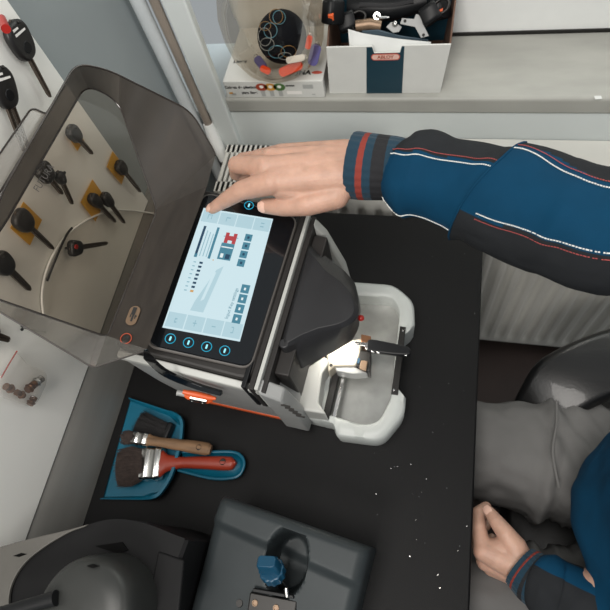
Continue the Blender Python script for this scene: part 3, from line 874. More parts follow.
# the key held in the vise (stays a thing of its own)
ck = thing('car_key', tuple(pz(372, 346, vz)), 'black headed car key clamped in the vise over the chip tray', 'car key')
hd = []
k0, k1 = pz(367, 345, vz + .012), pz(411, 352, vz + .012)
kd = (k1 - k0).normalized(); ks = Z.cross(kd).normalized(); KL = (k1 - k0).length
hout = [(0, -.008), (0, .006), (.003, .0085), (.012, .009), (KL * .6, .008), (KL * .93, .006), (KL, .002), (KL, -.005), (KL * .93, -.0072), (KL * .6, -.0095), (.012, -.0105), (.003, -.0105)]
rings = []
for q, h in ((.86, -.0045), (1, -.0025), (1, .0025), (.86, .0045)):
    rings.append([k0 + kd * (KL / 2 + (x_ - KL / 2) * (.97 if q < 1 else 1)) + ks * (y_ * q) + Z * h for x_, y_ in hout])
MB().loft(rings).build('head', M['black'], ck, bevel=.0012, smooth=50)
MB().box(k0 - kd * .009, (.022, .0055, .0025), (kd, ks, Z)).build('blade', M['chrome'], ck, bevel=.0005)
for x_ in (.010, .018): MB().box(k0 + kd * x_ - ks * .0092 + Z * .002, (.005, .003, .004), (kd, ks, Z)).build('button', M['chrome'], ck, bevel=.0008)
MB().box(k0 + kd * KL * .9 - ks * .007 + Z * .002, (.004, .002, .003), (kd, ks, Z)).build('end_stud', M['chrome'], ck, bevel=.0006)
MB().box(k0 + kd * .001 - ks * .0065 + Z * .003, (.003, .004, .004), (kd, ks, Z)).build('collar', M['chrome'], ck, bevel=.0008)

# ------------------------------------------------------------------ dustpan and brushes
dp = thing('dustpan', tuple(pz(150, 460, T)), 'small teal plastic dustpan lying open on the black bench top', 'dustpan')
dpx = [(130, 399), (176, 415), (187, 424), (185, 445), (176, 478), (164, 497), (148, 499), (102, 499)]
dw = round_poly([pz(a_, b_, T + .003) for a_, b_ in dpx], [.001, .012, .014, .02, .02, .014, .01, .001], 5)
dc = sum(dw, V()) / len(dw)
db = MB()
floorpts = [p + (dc - p) * .10 for p in dw]; floorpts = [V((p.x, p.y, T + .003)) for p in floorpts]
n_ = len(dw)
ol = dw[3:-3]                                    # the walled part, open edge left free
hts = [min(1, 4 * i / len(ol) + .05, 4 * (len(ol) - 1 - i) / len(ol) + .05) * .024 for i in range(len(ol))]
fl_ = [p + (dc - p) * (.13 * min(1, h / .016)) for p, h in zip(ol, hts)]
db.quad([V((p.x, p.y, T + .002)) for p in fl_])
db.loft([[V((p.x, p.y, T + .002)) for p in fl_], [V((p.x, p.y, T + .003 + h)) for p, h in zip(ol, hts)], [V((p.x, p.y, T + .003 + h)) + (p - dc).normalized() * (.004 * h / .024) for p, h in zip(ol, hts)], [V((p.x, p.y, T + .002 + h - .004 * h / .024)) + (p - dc).normalized() * (.005 * h / .024) for p, h in zip(ol, hts)]], closed=False)
db.build('pan', M['pan'], dp, solid=.0014, smooth=60)
hp0 = [pz(a_, b_, T + .016) for a_, b_ in ((182, 452), (210, 452), (232, 452), (241, 456), (244, 464), (240, 474), (231, 478), (210, 478), (178, 470))]
hpth = smooth_path(hp0, 5)
MB().tube(hpth, .0024, 8).build('handle_loop', M['pan'], dp)
MB().quad([p - Z * .003 for p in hpth]).build('handle_web', M['pan'], dp, solid=.0014)


def bristles(path, widths, thick, m, name, parent, nst=260, jitter=.004):
    """a tuft: solid core plus strands splaying past its end"""
    c = MB(); rings = []
    ax = (path[-1] - path[0]).normalized(); sd = Z.cross(ax).normalized()
    for p, w in zip(path, widths):
        rings.append([p + sd * (w * math.cos(k * PI / 8)) + Z * (thick * math.sin(k * PI / 8)) for k in range(16)])
    c.loft(rings)
    for k in range(nst):
        u = random.uniform(-1, 1); h = random.uniform(-.6, 1.05)
        q = math.sqrt(max(0, 1 - u * u))
        a0 = path[0] + sd * (u * widths[0] * .95) + Z * (h * q * thick)
        a2 = path[-1] + sd * (u * widths[-1] * 1.05) + Z * (h * q * thick * 1.1) + ax * random.uniform(-.006, jitter) + sd * random.uniform(-.004, .004)
        im = len(path) // 2
        a1 = path[im] + sd * (u * widths[im] * 1.05) + Z * (h * q * thick * 1.2)
        c.tube([a0, a1, a2], [.0007, .0007, .0003], 4)
    return c.build(name, m, parent, smooth=0)


# black hand brush in the pan
zb_ = T + .012
hb = thing('hand_brush', tuple(pz(150, 428, zb_)), 'short black hand brush lying at the upper side of the dustpan', 'brush')
bristles([pz(168, 434, zb_), pz(150, 428, zb_), pz(138, 424, zb_)], [.016, .018, .019], .008, M['bristleblack'], 'bristles', hb, 200)
MB().box(pz(167.5, 434, zb_), (.010, .036, .016), ((pz(168, 434, zb_) - pz(150, 428, zb_)).normalized(), Z.cross((pz(168, 434, zb_) - pz(150, 428, zb_)).normalized()), Z)).build('stock', M['black'], hb, bevel=.003)


def paint_brush(name, label, pts, z, tuft, tw, ferr, fw, hand, hw, hth, mh, mb, hole):
    root = pz(*ferr[0], z)
    t = thing(name, tuple(root), label, 'paintbrush')
    P0 = [pz(a_, b_, z) for a_, b_ in tuft]
    bristles(P0, tw, .009 if hw[0] < .012 else .012, mb, 'bristles', t, 330)
    f0, f1 = pz(*ferr[0], z), pz(*ferr[1], z); ax = (f1 - f0).normalized(); sd = Z.cross(ax)
    fm = MB(); L = (f1 - f0).length
    th = .008 if hw[0] < .012 else .0095
    rings = []
    for s_, q in ((0, 1), (.18, 1), (.2, 1.05), (.28, 1.05), (.3, 1), (.68, 1), (.7, 1.05), (.78, 1.05), (.8, 1), (1, .97)):
        rings.append([f0 + ax * (L * s_) + sd * x_ * q + Z * y_ * q for x_, y_ in rrect(fw * 2, th * 2, th * .6, 4)])
    fm.loft(rings); fm.build('ferrule', M['chrome'], t, smooth=50)
    hm = MB(); HP = [pz(a_, b_, z + .002) for a_, b_ in hand]
    cen_ = smooth_path(HP, 6); n = len(cen_)
    rings = []
    for i, p in enumerate(cen_):
        u = i / (n - 1) * (len(hw) - 1); k = min(int(u), len(hw) - 2); f = u - k; f = f * f * (3 - 2 * f)
        w = hw[k] * (1 - f) + hw[k + 1] * f
        tt = (cen_[min(i + 1, n - 1)] - cen_[max(i - 1, 0)]).normalized(); sd2 = Z.cross(tt).normalized()
        th_ = hth * (1 if i < n - 3 else .7)
        rings.append([p + sd2 * (w * math.cos(k_ * PI / 8)) + Z * (th_ * math.sin(k_ * PI / 8)) for k_ in range(16)])
    hm.loft(rings); ho = hm.build('handle', mh, t, smooth=60)
    c = pz(*hole[0], z + .002)
    MB().lathe([(0, -.0005), (hole[1], -.0005), (hole[1] * 1.1, .0004), (hole[1] * 1.25, -.001)], c + Z * hth * 1.03, Z, 16).build('hanging_hole', M['slot'], ho)


paint_brush('paintbrush', 'wide red handled paintbrush with dusty brown bristles on the dustpan', None, T + .020,
            [(145, 464), (132, 466), (119, 469)], [.023, .029, .026], [(143, 464), (162, 463.5)], .024, [(161, 463.5), (172, 463), (190, 462.5), (215, 463), (229, 463.5), (236, 462.5)], [.021, .012, .0085, .0095, .0105, .010, .003], .0075, M['redwood'], M['bristle'], ((224, 462.5), .004))
paint_brush('paintbrush', 'narrow bare wood paintbrush with worn handle above the red brush', None, T + .028,
            [(135, 438), (129, 437.5), (124, 437.5)], [.009, .010, .008], [(134, 438), (149, 440)], .0095, [(148, 440), (154, 441), (166, 443), (188, 446), (204, 448.5), (211, 450)], [.010, .0078, .0072, .0085, .0098, .0098, .007], .006, M['wood'], M['bristle'], ((200, 448), .0035))

# ------------------------------------------------------------------ second key machine: slate housing with blue knob vise
C0, C1 = pz(220, 494, .885), pz(372, 547, .885)
hu = (C1 - C0); HW = hu.length; hu.normalize(); hv = V((hu.y, -hu.x, 0))   # hv toward the viewer side
if hv.y > 0: hv = -hv
sm = thing('key_duplicator', (C0.x + .09, -.04, T), 'slate grey key duplicator housing with a scooped notch and blue knob', 'machine')


def ss(a, b_, x_):
    t_ = max(0, min(1, (x_ - a) / (b_ - a))); return t_ * t_ * (3 - 2 * t_)


nc = pz(287, 562, .872); ncu, ncv = (nc - C0).dot(hu), (nc - C0).dot(hv)
NU, NVV = 96, 84; DV = .20
grid = []
for j in range(NVV + 1):
    v_ = DV * j / NVV
    row = []
    for i in range(NU + 1):
        u_ = HW * i / NU
        z_ = .888
        crease = .030 + .012 * (u_ / HW)                          # top land then the fall of the front
        z_ -= .007 * ss(crease - .004, crease + .008, v_)
        z_ -= .30 * max(0, v_ - crease)
        du, dv = (u_ - ncu) / .026, (v_ - ncv) / .040
        rr2 = math.sqrt(du * du + dv * dv)
        z_ -= .050 * (1 - ss(.72, 1.04, rr2)) if v_ > .012 else 0
        e = min(u_, HW - u_); z_ -= .016 * (1 - math.sqrt(max(0, 1 - (1 - min(1, e / .016)) ** 2)))
        z_ -= .012 * (1 - math.sqrt(max(0, 1 - (1 - min(1, v_ / .012)) ** 2)))
        row.append(C0 + hu * u_ + hv * v_ + Z * (z_ - C0.z))
    grid.append(row)
hm = MB().loft(grid, closed=False)
per = grid[0] + [r_[-1] for r_ in grid[1:]] + grid[-1][::-1][1:] + [r_[0] for r_ in grid[::-1][1:-1]]
hm.loft([per, [V((p.x, p.y, T + .001)) for p in per]], False, False)
hsg = hm.build('housing', M['housing'], sm, smooth=50)
# vise under the knob
kc = pz(273, 572, .885); kax = V((-.12, .35, .93)).normalized()
ko = MB()
rg = []
for h, r_ in ((-.005, .0135), (-.004, .0150), (.009, .0150), (.010, .0135)):
    rg.append([kc + kax * h + (kax.orthogonal().normalized() * math.cos(k * PI / 24) + kax.cross(kax.orthogonal().normalized()) * math.sin(k * PI / 24)) * (r_ * (1 if k % 4 < 2 else .93)) for k in range(48)])
ko.loft(rg)
ku = V((1, .1, 0)); ku = (ku - kax * ku.dot(kax)).normalized(); kw = kax.cross(ku)
ko.loft([[kc + kax * h + ku * x_ * q + kw * y_ * q for x_, y_ in rrect(.025, .015, .004, 4)] for h, q in ((.009, 1.0), (.028, .92), (.031, .8))])
ko.build('knob', M['knob'], sm, bevel=.0008)
MB().tube([kc - kax * .045, kc - kax * .003], .0045, 14).build('knob_stem', M['chrome'], sm)
vz2 = .868
vb = MB().prism([pz(a_, b_, vz2) for a_, b_ in ((250, 592), (297, 601), (292, 640), (244, 632))], (0, 0, -.05)).build('vise_block', M['darkmetal'], sm, bevel=.0015)
for a_, b_ in ((255, 603), (276, 608)):
    MB().lathe([(0, .0003), (.0022, .0003), (.0026, .0015), (.0034, .0015), (.0038, 0)], pz(a_, b_, vz2), Z, 16).build('bolt', M['tan'], vb)
MB().prism([pz(a_, b_, vz2 + .004) for a_, b_ in ((253, 588), (293, 595), (294, 599), (252, 592))], (0, 0, -.03)).build('clamp_bar', M['black'], vb, bevel=.001)
MB().lathe([(0, .004), (.004, .004), (.005, 0)], pz(240, 603, .857), Z, 16).build('bolt', M['darkmetal'], vb)
MB().tube([pz(286, 588, vz2 + .006), pz(287, 597, vz2 + .006)], .0028, 10).build('pin', M['chrome'], vb)

# ------------------------------------------------------------------ third machine, lower left, with dome
dm = thing('dome_machine', (-.36, -.09, T), 'dark grey machine with a rounded dome and black lever at the lower left', 'machine')
RZ = .930
rim_o = smooth_path([pz(a_, b_, RZ) for a_, b_ in ((-28, 562), (0, 548), (36, 538), (66, 531), (86, 525), (112, 519), (140, 522), (170, 533), (203, 549), (206, 580), (200, 640), (190, 700), (40, 720), (-40, 680))], 5)
rim_i = smooth_path([pz(a_, b_, RZ) for a_, b_ in ((10, 602), (14, 580), (28, 560), (48, 545), (74, 531), (112, 521), (140, 524), (169, 535), (200, 551), (202, 580), (196, 640), (180, 690), (60, 700), (16, 650))], 5)
fit = lambda ps, m_: [V((min(max(p.x, -.474 + m_), C0.x - .003 - m_ + .13 * (p.y - C0.y)), p.y, p.z)) for p in ps]
rim_o = fit(rim_o, 0); rim_i = fit(rim_i, .002)
b_ = MB().loft([[V((p.x, p.y, T + .001)) for p in rim_o], [p - Z * .004 for p in rim_o], [p - Z * .001 for p in fit(rim_o, .004)]], False, True)
b_.build('base', M['deck'], dm, smooth=35)
cr_o = [pz(a_, b_2, RZ) for a_, b_2 in ((-26, 561), (0, 548), (36, 538), (66, 531), (90, 524.5))]
cr_i = [pz(a_, b_2, RZ) for a_, b_2 in ((86, 527), (70, 533), (48, 546), (28, 562), (15, 582), (11, 604), (14, 640))]
cr = smooth_path(cr_o, 5) + smooth_path(cr_i, 5) + [pz(-26, 660, RZ)]
MB().prism([p + Z * .0005 for p in fit(cr, 0)], (0, 0, .004)).build('pale_rim', M['rim'], dm, bevel=.001)
MB().prism([pz(a_, b_2, RZ + .001) for a_, b_2 in ((158, 551), (184, 560), (176, 640), (140, 640))], (0, 0, -.005)).build('deck_plate', M['deck'], dm, bevel=.002)
MB().prism([pz(a_, b_2, RZ + .001) for a_, b_2 in ((95, 546), (122, 542), (128, 550), (118, 554))], (0, 0, -.003)).build('slot_plate', M['inkdeep'], dm, bevel=.0005)
MB().prism([pz(a_, b_2, RZ + .0052) for a_, b_2 in ((13, 556), (21, 553), (27, 554), (19, 557))], (0, 0, -.002)).build('slot_mark', M['inkdeep'], dm)
DR = (pz(135, 590, .98) - pz(40, 590, .98)).length / 2
DC = pz(86, 612, .98)
MB().lathe([(DR * 1.04, RZ - .003 - .98), (DR * 1.03, -.03), (DR * 1.0, -.006), (DR * .97, .003), (DR * .91, .009), (DR * .82, .0125), (DR * .5, .0155), (0, .017)], DC, Z, 56).build('dome', M['dome'], dm, smooth=50)
MB().prism([pz(a_, b_2, .996) for a_, b_2 in ((86, 566), (92, 564), (98, 566), (92, 568))], (0, 0, -.012)).build('dome_slot', M['inkdeep'], dm)
lv = [pz(-30, 622, 1.0), pz(20, 608, 1.0), pz(56, 598, 1.0)]
MB().tube(smooth_path(lv, 4), [.006 + .0002 * k for k in range(9)], 14).build('lever', M['black'], dm)

# ------------------------------------------------------------------ boxes on the sill
SZ = .8552
kx = thing('key_box', (-.31, .80, SZ), 'flat white carton of coloured key heads under the glass jar', 'box')
fl0, fl1 = py_(228, 96.5, .747), py_(325, 97, .747)
x0, x1 = fl0.x, fl1.x; zt = .893; yb = .895
MB().box(((x0 + x1) / 2, (.747 + yb) / 2, (SZ + zt) / 2), (x1 - x0, yb - .747, zt - SZ)).build('carton', M['carton'], kx, bevel=.0012)
WX = x1 - x0
fz = lambda u, h: V((x0 + WX * u, .7466, SZ + (zt - SZ) * h))
for txt, size, u, h in (('Cabeza de plástico', .0082, .165, .66), ('para llave', .0082, .245, .33)):
    vs, fs = text_mesh(txt, size, fz(u, h), (1, 0, 0), (0, 0, 1), .0002, bold=.0003); MB().add(vs, fs).build('lettering', M['inkblack'], kx, smooth=0)
vs, fs = text_mesh('JMA', .016, V((x0 + WX * .80, .768, zt + .0002)), (1, 0, 0), (0, 1, 0), .0002, bold=.0006); MB().add(vs, fs).build('lettering', M['inkblack'], kx, smooth=0)
vs, fs = text_mesh('Llaves', .011, V((x0 + WX * .12, .80, zt + .0002)), (1, 0, 0), (0, 1, 0), .0002, bold=.0004); MB().add(vs, fs).build('lettering', M['inkblack'], kx, smooth=0)


def disc(b_, c, r_, ry, m, up=V((0, 0, 1))):
    return b_.quad([c + V((1, 0, 0)) * (r_ * math.cos(k * PI / 10)) + up * (ry * math.sin(k * PI / 10)) for k in range(20)], m)


disc(MB(), V((x0 + WX * .93, .768, zt + .0004)), .010, .004, 0, V((0, 1, 0))).build('printed_mark', M['redprint'], kx, smooth=0)
for u, m in ((.385, 'inkrust'), (.475, 'inkamber'), (.565, 'inkgreen')):
    c = fz(u, .66) - V((0, .0002, 0)); kp = disc(MB(), c, .0115, .0085, 0)
    kp.quad([c + V((x_, -.0001, z_)) for x_, z_ in ((-.004, -.008), (.004, -.008), (.004, -.021), (-.004, -.021))], 1)
    disc(kp, c + V((0, -.0002, .001)), .004, .0035, 2)
    o = kp.build('key_picture', [M[m], M['inkgrey'], M['inkwhite']], kx, smooth=0); o['label'] = {'inkrust': 'red', 'inkamber': 'amber', 'inkgreen': 'green'}[m] + ' printed key head'
for u0, h0, u1, h1, m in ((.63, .70, .72, .78, 'inkblack'), (.80, .56, .90, .80, 'inkgrey'), (.63, .22, .78, .42, 'inkwhite'), (.88, .18, .91, .24, 'inkgrey'), (.03, .25, .07, .36, 'inkamber'), (.055, .18, .1, .3, 'inkgrey')):
    MB().quad([fz(u_, h_) - V((0, .0003, 0)) for u_, h_ in ((u0, h0), (u1, h0), (u1, h1), (u0, h1))]).build('printed_mark', M[m], kx, smooth=0)

# glass jar on the carton
jq = pz(273, 24, .978); jc = V((jq.x, max(jq.y, .765), zt + .0004))
jr = thing('glass_jar', tuple(jc), 'round clear glass jar of key rings standing on the white carton', 'jar')
jp = [(.002, .002), (.040, .002), (.054, .008), (.072, .026), (.084, .052), (.089, .085), (.088, .118), (.080, .150), (.068, .170), (.064, .185), (.070, .2)]
MB().lathe([(r_, h) for r_, h in jp], jc, Z, 64).build('glass_bowl', M['glass'], jr, smooth=80)
MB().tube([jc + V((.070 * math.cos(k * PI / 20), .070 * math.sin(k * PI / 20), .2)) for k in range(40)], .003, 8, True).build('rim', M['glass'], jr)
bc_ = pz(282, 37, zt + .062); OLD = V((-.302, .822, zt + .062)); JS = bc_ - OLD
ball = MB().ball(bc_, .043, 20)
tag(ball.build('foam_ball', M['navy'], loc=tuple(bc_)), 'navy foam ball inside the glass jar with thin rings over it', 'ball')
GM = [('gold', (150, 118, 74)), ('pale blue', (96, 150, 172)), ('white', (160, 164, 164))]
gmat = [mat('thread_' + n.replace(' ', '_'), c, .4, .3, var=0) for n, c in GM]
vd = (CAM - bc_).normalized(); e1_ = V((1, 0, 0)); e1_ = (e1_ - vd * e1_.dot(vd)).normalized(); e2_ = vd.cross(e1_); e2_ = e2_ if e2_.z + e2_.y > 0 else -e2_


def on_ball(x_, y_, r_=.0515):
    x_ *= .86; y_ *= .86; r_ *= .86
    return bc_ + e1_ * x_ + e2_ * y_ + vd * math.sqrt(max(0, r_ * r_ - x_ * x_ - y_ * y_))


RINGS = [(-.010, .036, .013, 1.0, 0, 'pale ring at the top of the foam ball'), (-.004, .034, .012, 1, 1, 'gold ring at the top of the foam ball'), (-.022, .012, .013, 1, 1, 'round pale blue ring on the left of the foam ball'),
         (-.032, .020, .011, .7, 0, 'gold ring at the left rim of the foam ball'), (-.030, -.012, .014, .8, 2, 'white ring low on the left of the foam ball'), (-.012, -.026, .016, .7, 1, 'wide pale blue ring at the foot of the foam ball'),
         (.012, -.026, .015, .7, 0, 'gold ring at the foot of the foam ball'), (-.034, .001, .013, 1.2, 2, 'tall white ring at the left of the foam ball'), (.004, -.034, .013, .5, 2, 'flat white ring lowest on the foam ball')]
for x_, y_, r_, asp, mi_, lab_ in RINGS:
    o = MB().tube([on_ball(x_ + r_ * math.cos(k * PI / 16), y_ + r_ * asp * math.sin(k * PI / 16),   .0522) for k in range(32)], .00065, 6, True).build('key_ring', gmat[(mi_ + 0) % 3], loc=tuple(bc_))
    tag(o, lab_, 'ring', 'thin rings on the foam ball')
orange = mat('orange_tag', (236, 74, 14), .5, var=.05, spec=.2); violet = mat('violet_plastic', (92, 88, 140), .4, var=.05)


def fob(p, d, L, w, m, label, name='key_tag'):
    p = V(p) + JS; p = bc_ + (p - bc_) * .9; d = V(d).normalized(); n = (CAM - p).normalized(); s = n.cross(d).normalized(); n = d.cross(s)
    t = thing(name, tuple(p), label, 'key tag', group='plastic key tags in the jar')
    MB().prism([p + d * x_ + s * y_ - n * .002 for x_, y_ in rrect(L, w, w * .42, 5)], n * .005).build('tag_body', m, t, bevel=.001)
    MB().tube([p + d * (L * .5 + .003 * math.cos(a)) + s * .004 * math.sin(a) for a in [k * PI / 8 for k in range(16)]], .0007, 6, True).build('tag_loop', M['chrome'], t)


jz = zt
fob((-.282, .775, jz + .028), (1, .25, .25), .044, .016, orange, 'long orange key tag lying low in the glass jar')
fob((-.347, .79, jz + .030), (-.4, .2, .6), .026, .015, violet, 'violet key tag at the left side of the glass jar')
fob((-.334, .775, jz + .026), (1, -.3, -.3), .020, .012, orange, 'short orange key tag at the left of the glass jar')
fob((-.236, .795, jz + .042), (.3, .3, .8), .036, .018, violet, 'violet key tag at the right side of the glass jar')
fob((-.244, .80, jz + .066), (.3, .4, .9), .022, .010, orange, 'small orange key tag at the right above the violet tag')
fob((-.268, .775, jz + .050), (1, .1, .1), .034, .011, M['whiteplastic'], 'white key tag across the front of the foam ball')

# right carton with teal stripe and hardware
bx = thing('parts_carton', (-.095, .83, SZ), 'open white carton with a dark teal stripe full of padlock parts', 'box')
yf, yk = .757, .893
xa, xb = py_(329.5, 93, yf).x, py_(440, 95, yf).x
ZH = py_(388, 46, yf).z
xa2, xb2 = py_(326, 46, yf).x, py_(451, 46, yf).x


def side(pts, th, name, m, parent=bx):
    return MB().prism(pts, th).build(name, m, parent, smooth=0, bevel=.0006)


# front with the cut-out notch
nx0, nx1 = py_(374, 50, yf).x, py_(400, 50, yf).x; nz = ZH - (ZH - SZ) * .13
side([V((xa, yf, SZ)), V((xb, yf, SZ)), V((xb2, yf, ZH)), V((nx1 + .003, yf, ZH)), V((nx1, yf, nz)), V((nx0, yf, nz)), V((nx0 - .003, yf, ZH)), V((xa2, yf, ZH))], (0, .003, 0), 'front', M['carton'])
side([V((xa, yf + .003, SZ)), V((xa2, yf + .003, ZH)), V((xa2 - .006, yk, ZH + .035)), V((xa, yk, SZ))], (.003, 0, 0), 'side', M['cartonside'])
side([V((xb, yf + .003, SZ)), V((xb2, yf + .003, ZH)), V((xb2 + .004, yk, ZH + .035)), V((xb, yk, SZ))], (-.003, 0, 0), 'side', M['cartonside'])
side([V((xa, yk, SZ)), V((xb, yk, SZ)), V((xb2, yk, ZH + .035)), V((xa2, yk, ZH + .035))], (0, -.003, 0), 'back', M['teal'])
side([V((xa, yf + .003, SZ)), V((xb, yf + .003, SZ)), V((xb, yk, SZ)), V((xa, yk, SZ))], (0, 0, .003), 'bottom', M['cartonside'])
sx0, sx1 = py_(366.5, 93, yf).x, py_(402, 93, yf).x; tx0, tx1 = py_(366.5, 47, yf).x, py_(404.5, 47, yf).x
side([V((sx0, yf - .0002, SZ + .0005)), V((sx1, yf - .0002, SZ + .0005)), V((tx1, yf - .0002, ZH - .001)), V((nx1 + .003, yf - .0002, ZH - .001)), V((nx1, yf - .0002, nz)), V((nx0, yf - .0002, nz)), V((nx0 - .003, yf - .0002, ZH - .001)), V((tx0, yf - .0002, ZH - .001))], (0, -.0004, 0), 'stripe', M['teal'])
lc_ = py_(385.5, 57, yf - .0008); LW = (py_(400, 57, yf).x - py_(371, 57, yf).x); LH = LW * .27
lg = MB()
lg.quad([lc_ + V((x_, 0, y_)) for x_, y_ in rrect(LW, LH, LH * .49, 6)], 0)
lg.quad([lc_ + V((x_, -.0003, y_)) for x_, y_ in rrect(LW * .93, LH * .72, LH * .34, 6)], 1)
vs, fs = text_mesh('ABLOY', LH * .66, lc_ - V((0, .0005, 0)), (1, 0, 0), (0, 0, 1), .0002, bold=.0002); lg.add(vs, fs, 2)
lg.build('logo', [M['redprint'], mat('pale_pink_print', (226, 190, 178), .5, var=0), M['inkrust']], bx, smooth=0)
# papers and hardware inside
pa = MB()
pts = [py_(347, 50, .775), py_(345, 29, .80), py_(372, 33, .80), py_(400, 38, .80), py_(430, 41, .795), py_(431, 50, .775)]
pts = [V((p.x, yf + .014 + .02 * (p.z - ZH > .004), p.z)) for p in pts]
top_e = [py_(348, 29, .775), py_(362, 33, .778), py_(380, 36, .774), py_(400, 39, .778), py_(431, 42, .775)]
rowA = smooth_path(top_e, 5); rowB = [V((p.x, yf + .008 + .002 * math.sin(i), SZ + .01)) for i, p in enumerate(rowA)]
pa.loft([rowA, [a.lerp(b2, .5) + V((0, .002, 0)) for a, b2 in zip(rowA, rowB)], rowB], closed=False)
tag(pa.build('paper_sheet', M['paper'], loc=(-.1, .77, SZ + .01), solid=.0006, smooth=60), 'folded white paper standing at the front of the teal striped carton', 'paper')
o = MB().loft([[py_(362, 31, .80), py_(378, 30, .80), py_(400, 36, .80), py_(428, 40, .80)], [V((py_(362, 31, .8).x, .80, SZ + .01)), V((py_(378, 31, .8).x, .80, SZ + .01)), V((py_(400, 31, .8).x, .80, SZ + .01)), V((py_(428, 31, .8).x, .80, SZ + .01))]], closed=False).build('folder_card', M['bluegrey'], loc=(-.1, .80, SZ), solid=.003, smooth=0)
tag(o, 'blue grey card standing behind the white paper in the carton', 'card')


def padlock(p, ax, r_, label, acc=True):
    p = V(p); ax = V(ax).normalized(); u = ax.orthogonal().normalized(); w_ = ax.cross(u)
    t = thing('padlock', tuple(p), label, 'padlock', group='black locks in the carton')
    MB().loft([[p + ax * h + u * x_ * q + w_ * y_ * q for x_, y_ in rrect(r_ * 2, r_ * 1.5, r_ * .5, 5)] for h, q in ((-r_, .85), (-r_ * .85, 1), (r_ * .85, 1), (r_, .85))]).build('lock_body', M['black'], t, smooth=50)
    MB().tube(smooth_path([p + ax * r_ * .9 + u * r_ * .6, p + ax * r_ * 1.7 + u * r_ * .6, p + ax * r_ * 2.2, p + ax * r_ * 1.7 - u * r_ * .6, p + ax * r_ * .9 - u * r_ * .6], 5), r_ * .17, 10).build('shackle', M['darkmetal'], t)
    if acc: MB().box(p - ax * r_ * .2 - V((0, r_ * .75, -r_ * .35)), (r_ * .5, r_ * .5, r_ * .6)).build('bumper', M['orange'], t, bevel=.001)
    return t


padlock(py_(333, 12, .81), (.1, .5, .8), .018, 'black padlock with orange bumper at the left end of the carton')
padlock(py_(440, 8, .83), (-.2, .6, .7), .017, 'black padlock with orange bumper at the right end of the carton')
padlock(py_(430, 14, .81), (.8, .3, .4), .015, 'plain black padlock lying right of the silver bracket', False)
padlock(py_(347, 22, .82), (.9, .2, .2), .015, 'plain black padlock lying left of the tan latch', False)
hs = thing('black_holster', tuple(py_(385, 3, .86)), 'large black handle piece lying across the top of the carton', 'handle')
hp_ = smooth_path([py_(348, 8, .85), py_(365, 7, .85), py_(390, 8, .85), py_(410, 4, .85), py_(428, 0, .85)], 5)
MB().tube(hp_, [.014 + .006 * math.sin(PI * i / (len(hp_) - 1)) for i in range(len(hp_))], 16).build('grip', M['black'], hs)
MB().tube([p + V((0, -.012, .012)) for p in hp_[4:-4]], .004, 8).build('ridge', M['charcoal'], hs)
bk = thing('steel_bracket', tuple(py_(412, 25, .80)), 'silver angled bracket with holes among the black locks', 'bracket')
n_ = (CAM - py_(412, 25, .795)).normalized()
cy = lambda a_, b2: pp(a_, b2, py_(412, 25, .795), n_)
MB().prism([cy(a_, b2) for a_, b2 in ((402, 18), (414, 19), (416, 14), (420, 15), (423, 24), (429, 36), (421, 38), (415, 27), (400, 24))], n_ * -.002).build('plate', M['mside'], bk, bevel=.0005)
h_ = MB()
for a_, b2 in ((423.5, 35), (405, 21)): h_.lathe([(0, .0004), (.0025, .0004)], cy(a_, b2), n_, 14)
h_.build('screw_hole', M['slot'], bk)
lt_ = thing('lock_latch', tuple(py_(393, 26, .80)), 'bright lock latch plate left of the silver bracket', 'latch')
cy2 = lambda a_, b2: pp(a_, b2, py_(394, 26, .80), n_)
MB().prism([cy2(a_, b2) for a_, b2 in ((386, 27), (391, 22), (396, 23), (402, 27), (399, 32), (393, 33))], n_ * -.003).build('plate', M['mside'], lt_, bevel=.0008)
MB().ball(cy2(395, 24), .005, 10).build('rivet', M['chrome'], lt_)
o = thing('key_blank', tuple(py_(383, 17, .82)), 'bright key blank lying under the black handle piece', 'key')
cy3 = lambda a_, b2: pp(a_, b2, py_(383, 17, .82), n_)
MB().tube([cy3(377, 16), cy3(380, 18), cy3(389, 17.5)], [.004, .003, .0018], 10).build('blade', M['chrome'], o)
MB().lathe([(.003, 0), (.006, 0), (.006, .002), (.003, .002)], cy3(377, 16), n_, 16).build('bow', M['chrome'], o)
o = thing('lock_cylinder', tuple(py_(370, 25, .81)), 'tan metal lock cylinder lying behind the white paper', 'lock')
cy4 = lambda a_, b2: pp(a_, b2, py_(370, 25, .81), n_)
MB().tube([cy4(356, 26), cy4(370, 24), cy4(381, 26)], [.009, .009, .008], 16).build('barrel', M['tan'], o, smooth=50)
MB().tube([cy4(358, 26) + (n_.orthogonal() * math.cos(a) + n_.cross(n_.orthogonal()) * math.sin(a)) * .007 for a in [k * PI / 8 for k in range(16)]], .0012, 6, True).build('ring', M['darkmetal'], o)
o = MB().prism([V((p.x, p.y, SZ)) for p in (pz(594, 96, SZ), pz(601, 96, SZ), pz(602, 99, SZ), pz(595, 99.5, SZ))], (0, 0, .0006)).build('paper_scrap', M['paper'], loc=tuple(pz(598, 97, SZ)), smooth=0)
tag(o, 'tiny white paper scrap on the sill near the right edge', 'scrap')

# ------------------------------------------------------------------ seated person
pe = thing('person', (.42, .10, 0), 'seated person in blue and charcoal work jacket pressing the tablet screen', 'person')
w3 = lambda a_, b2, z: pz(a_, b2, z)

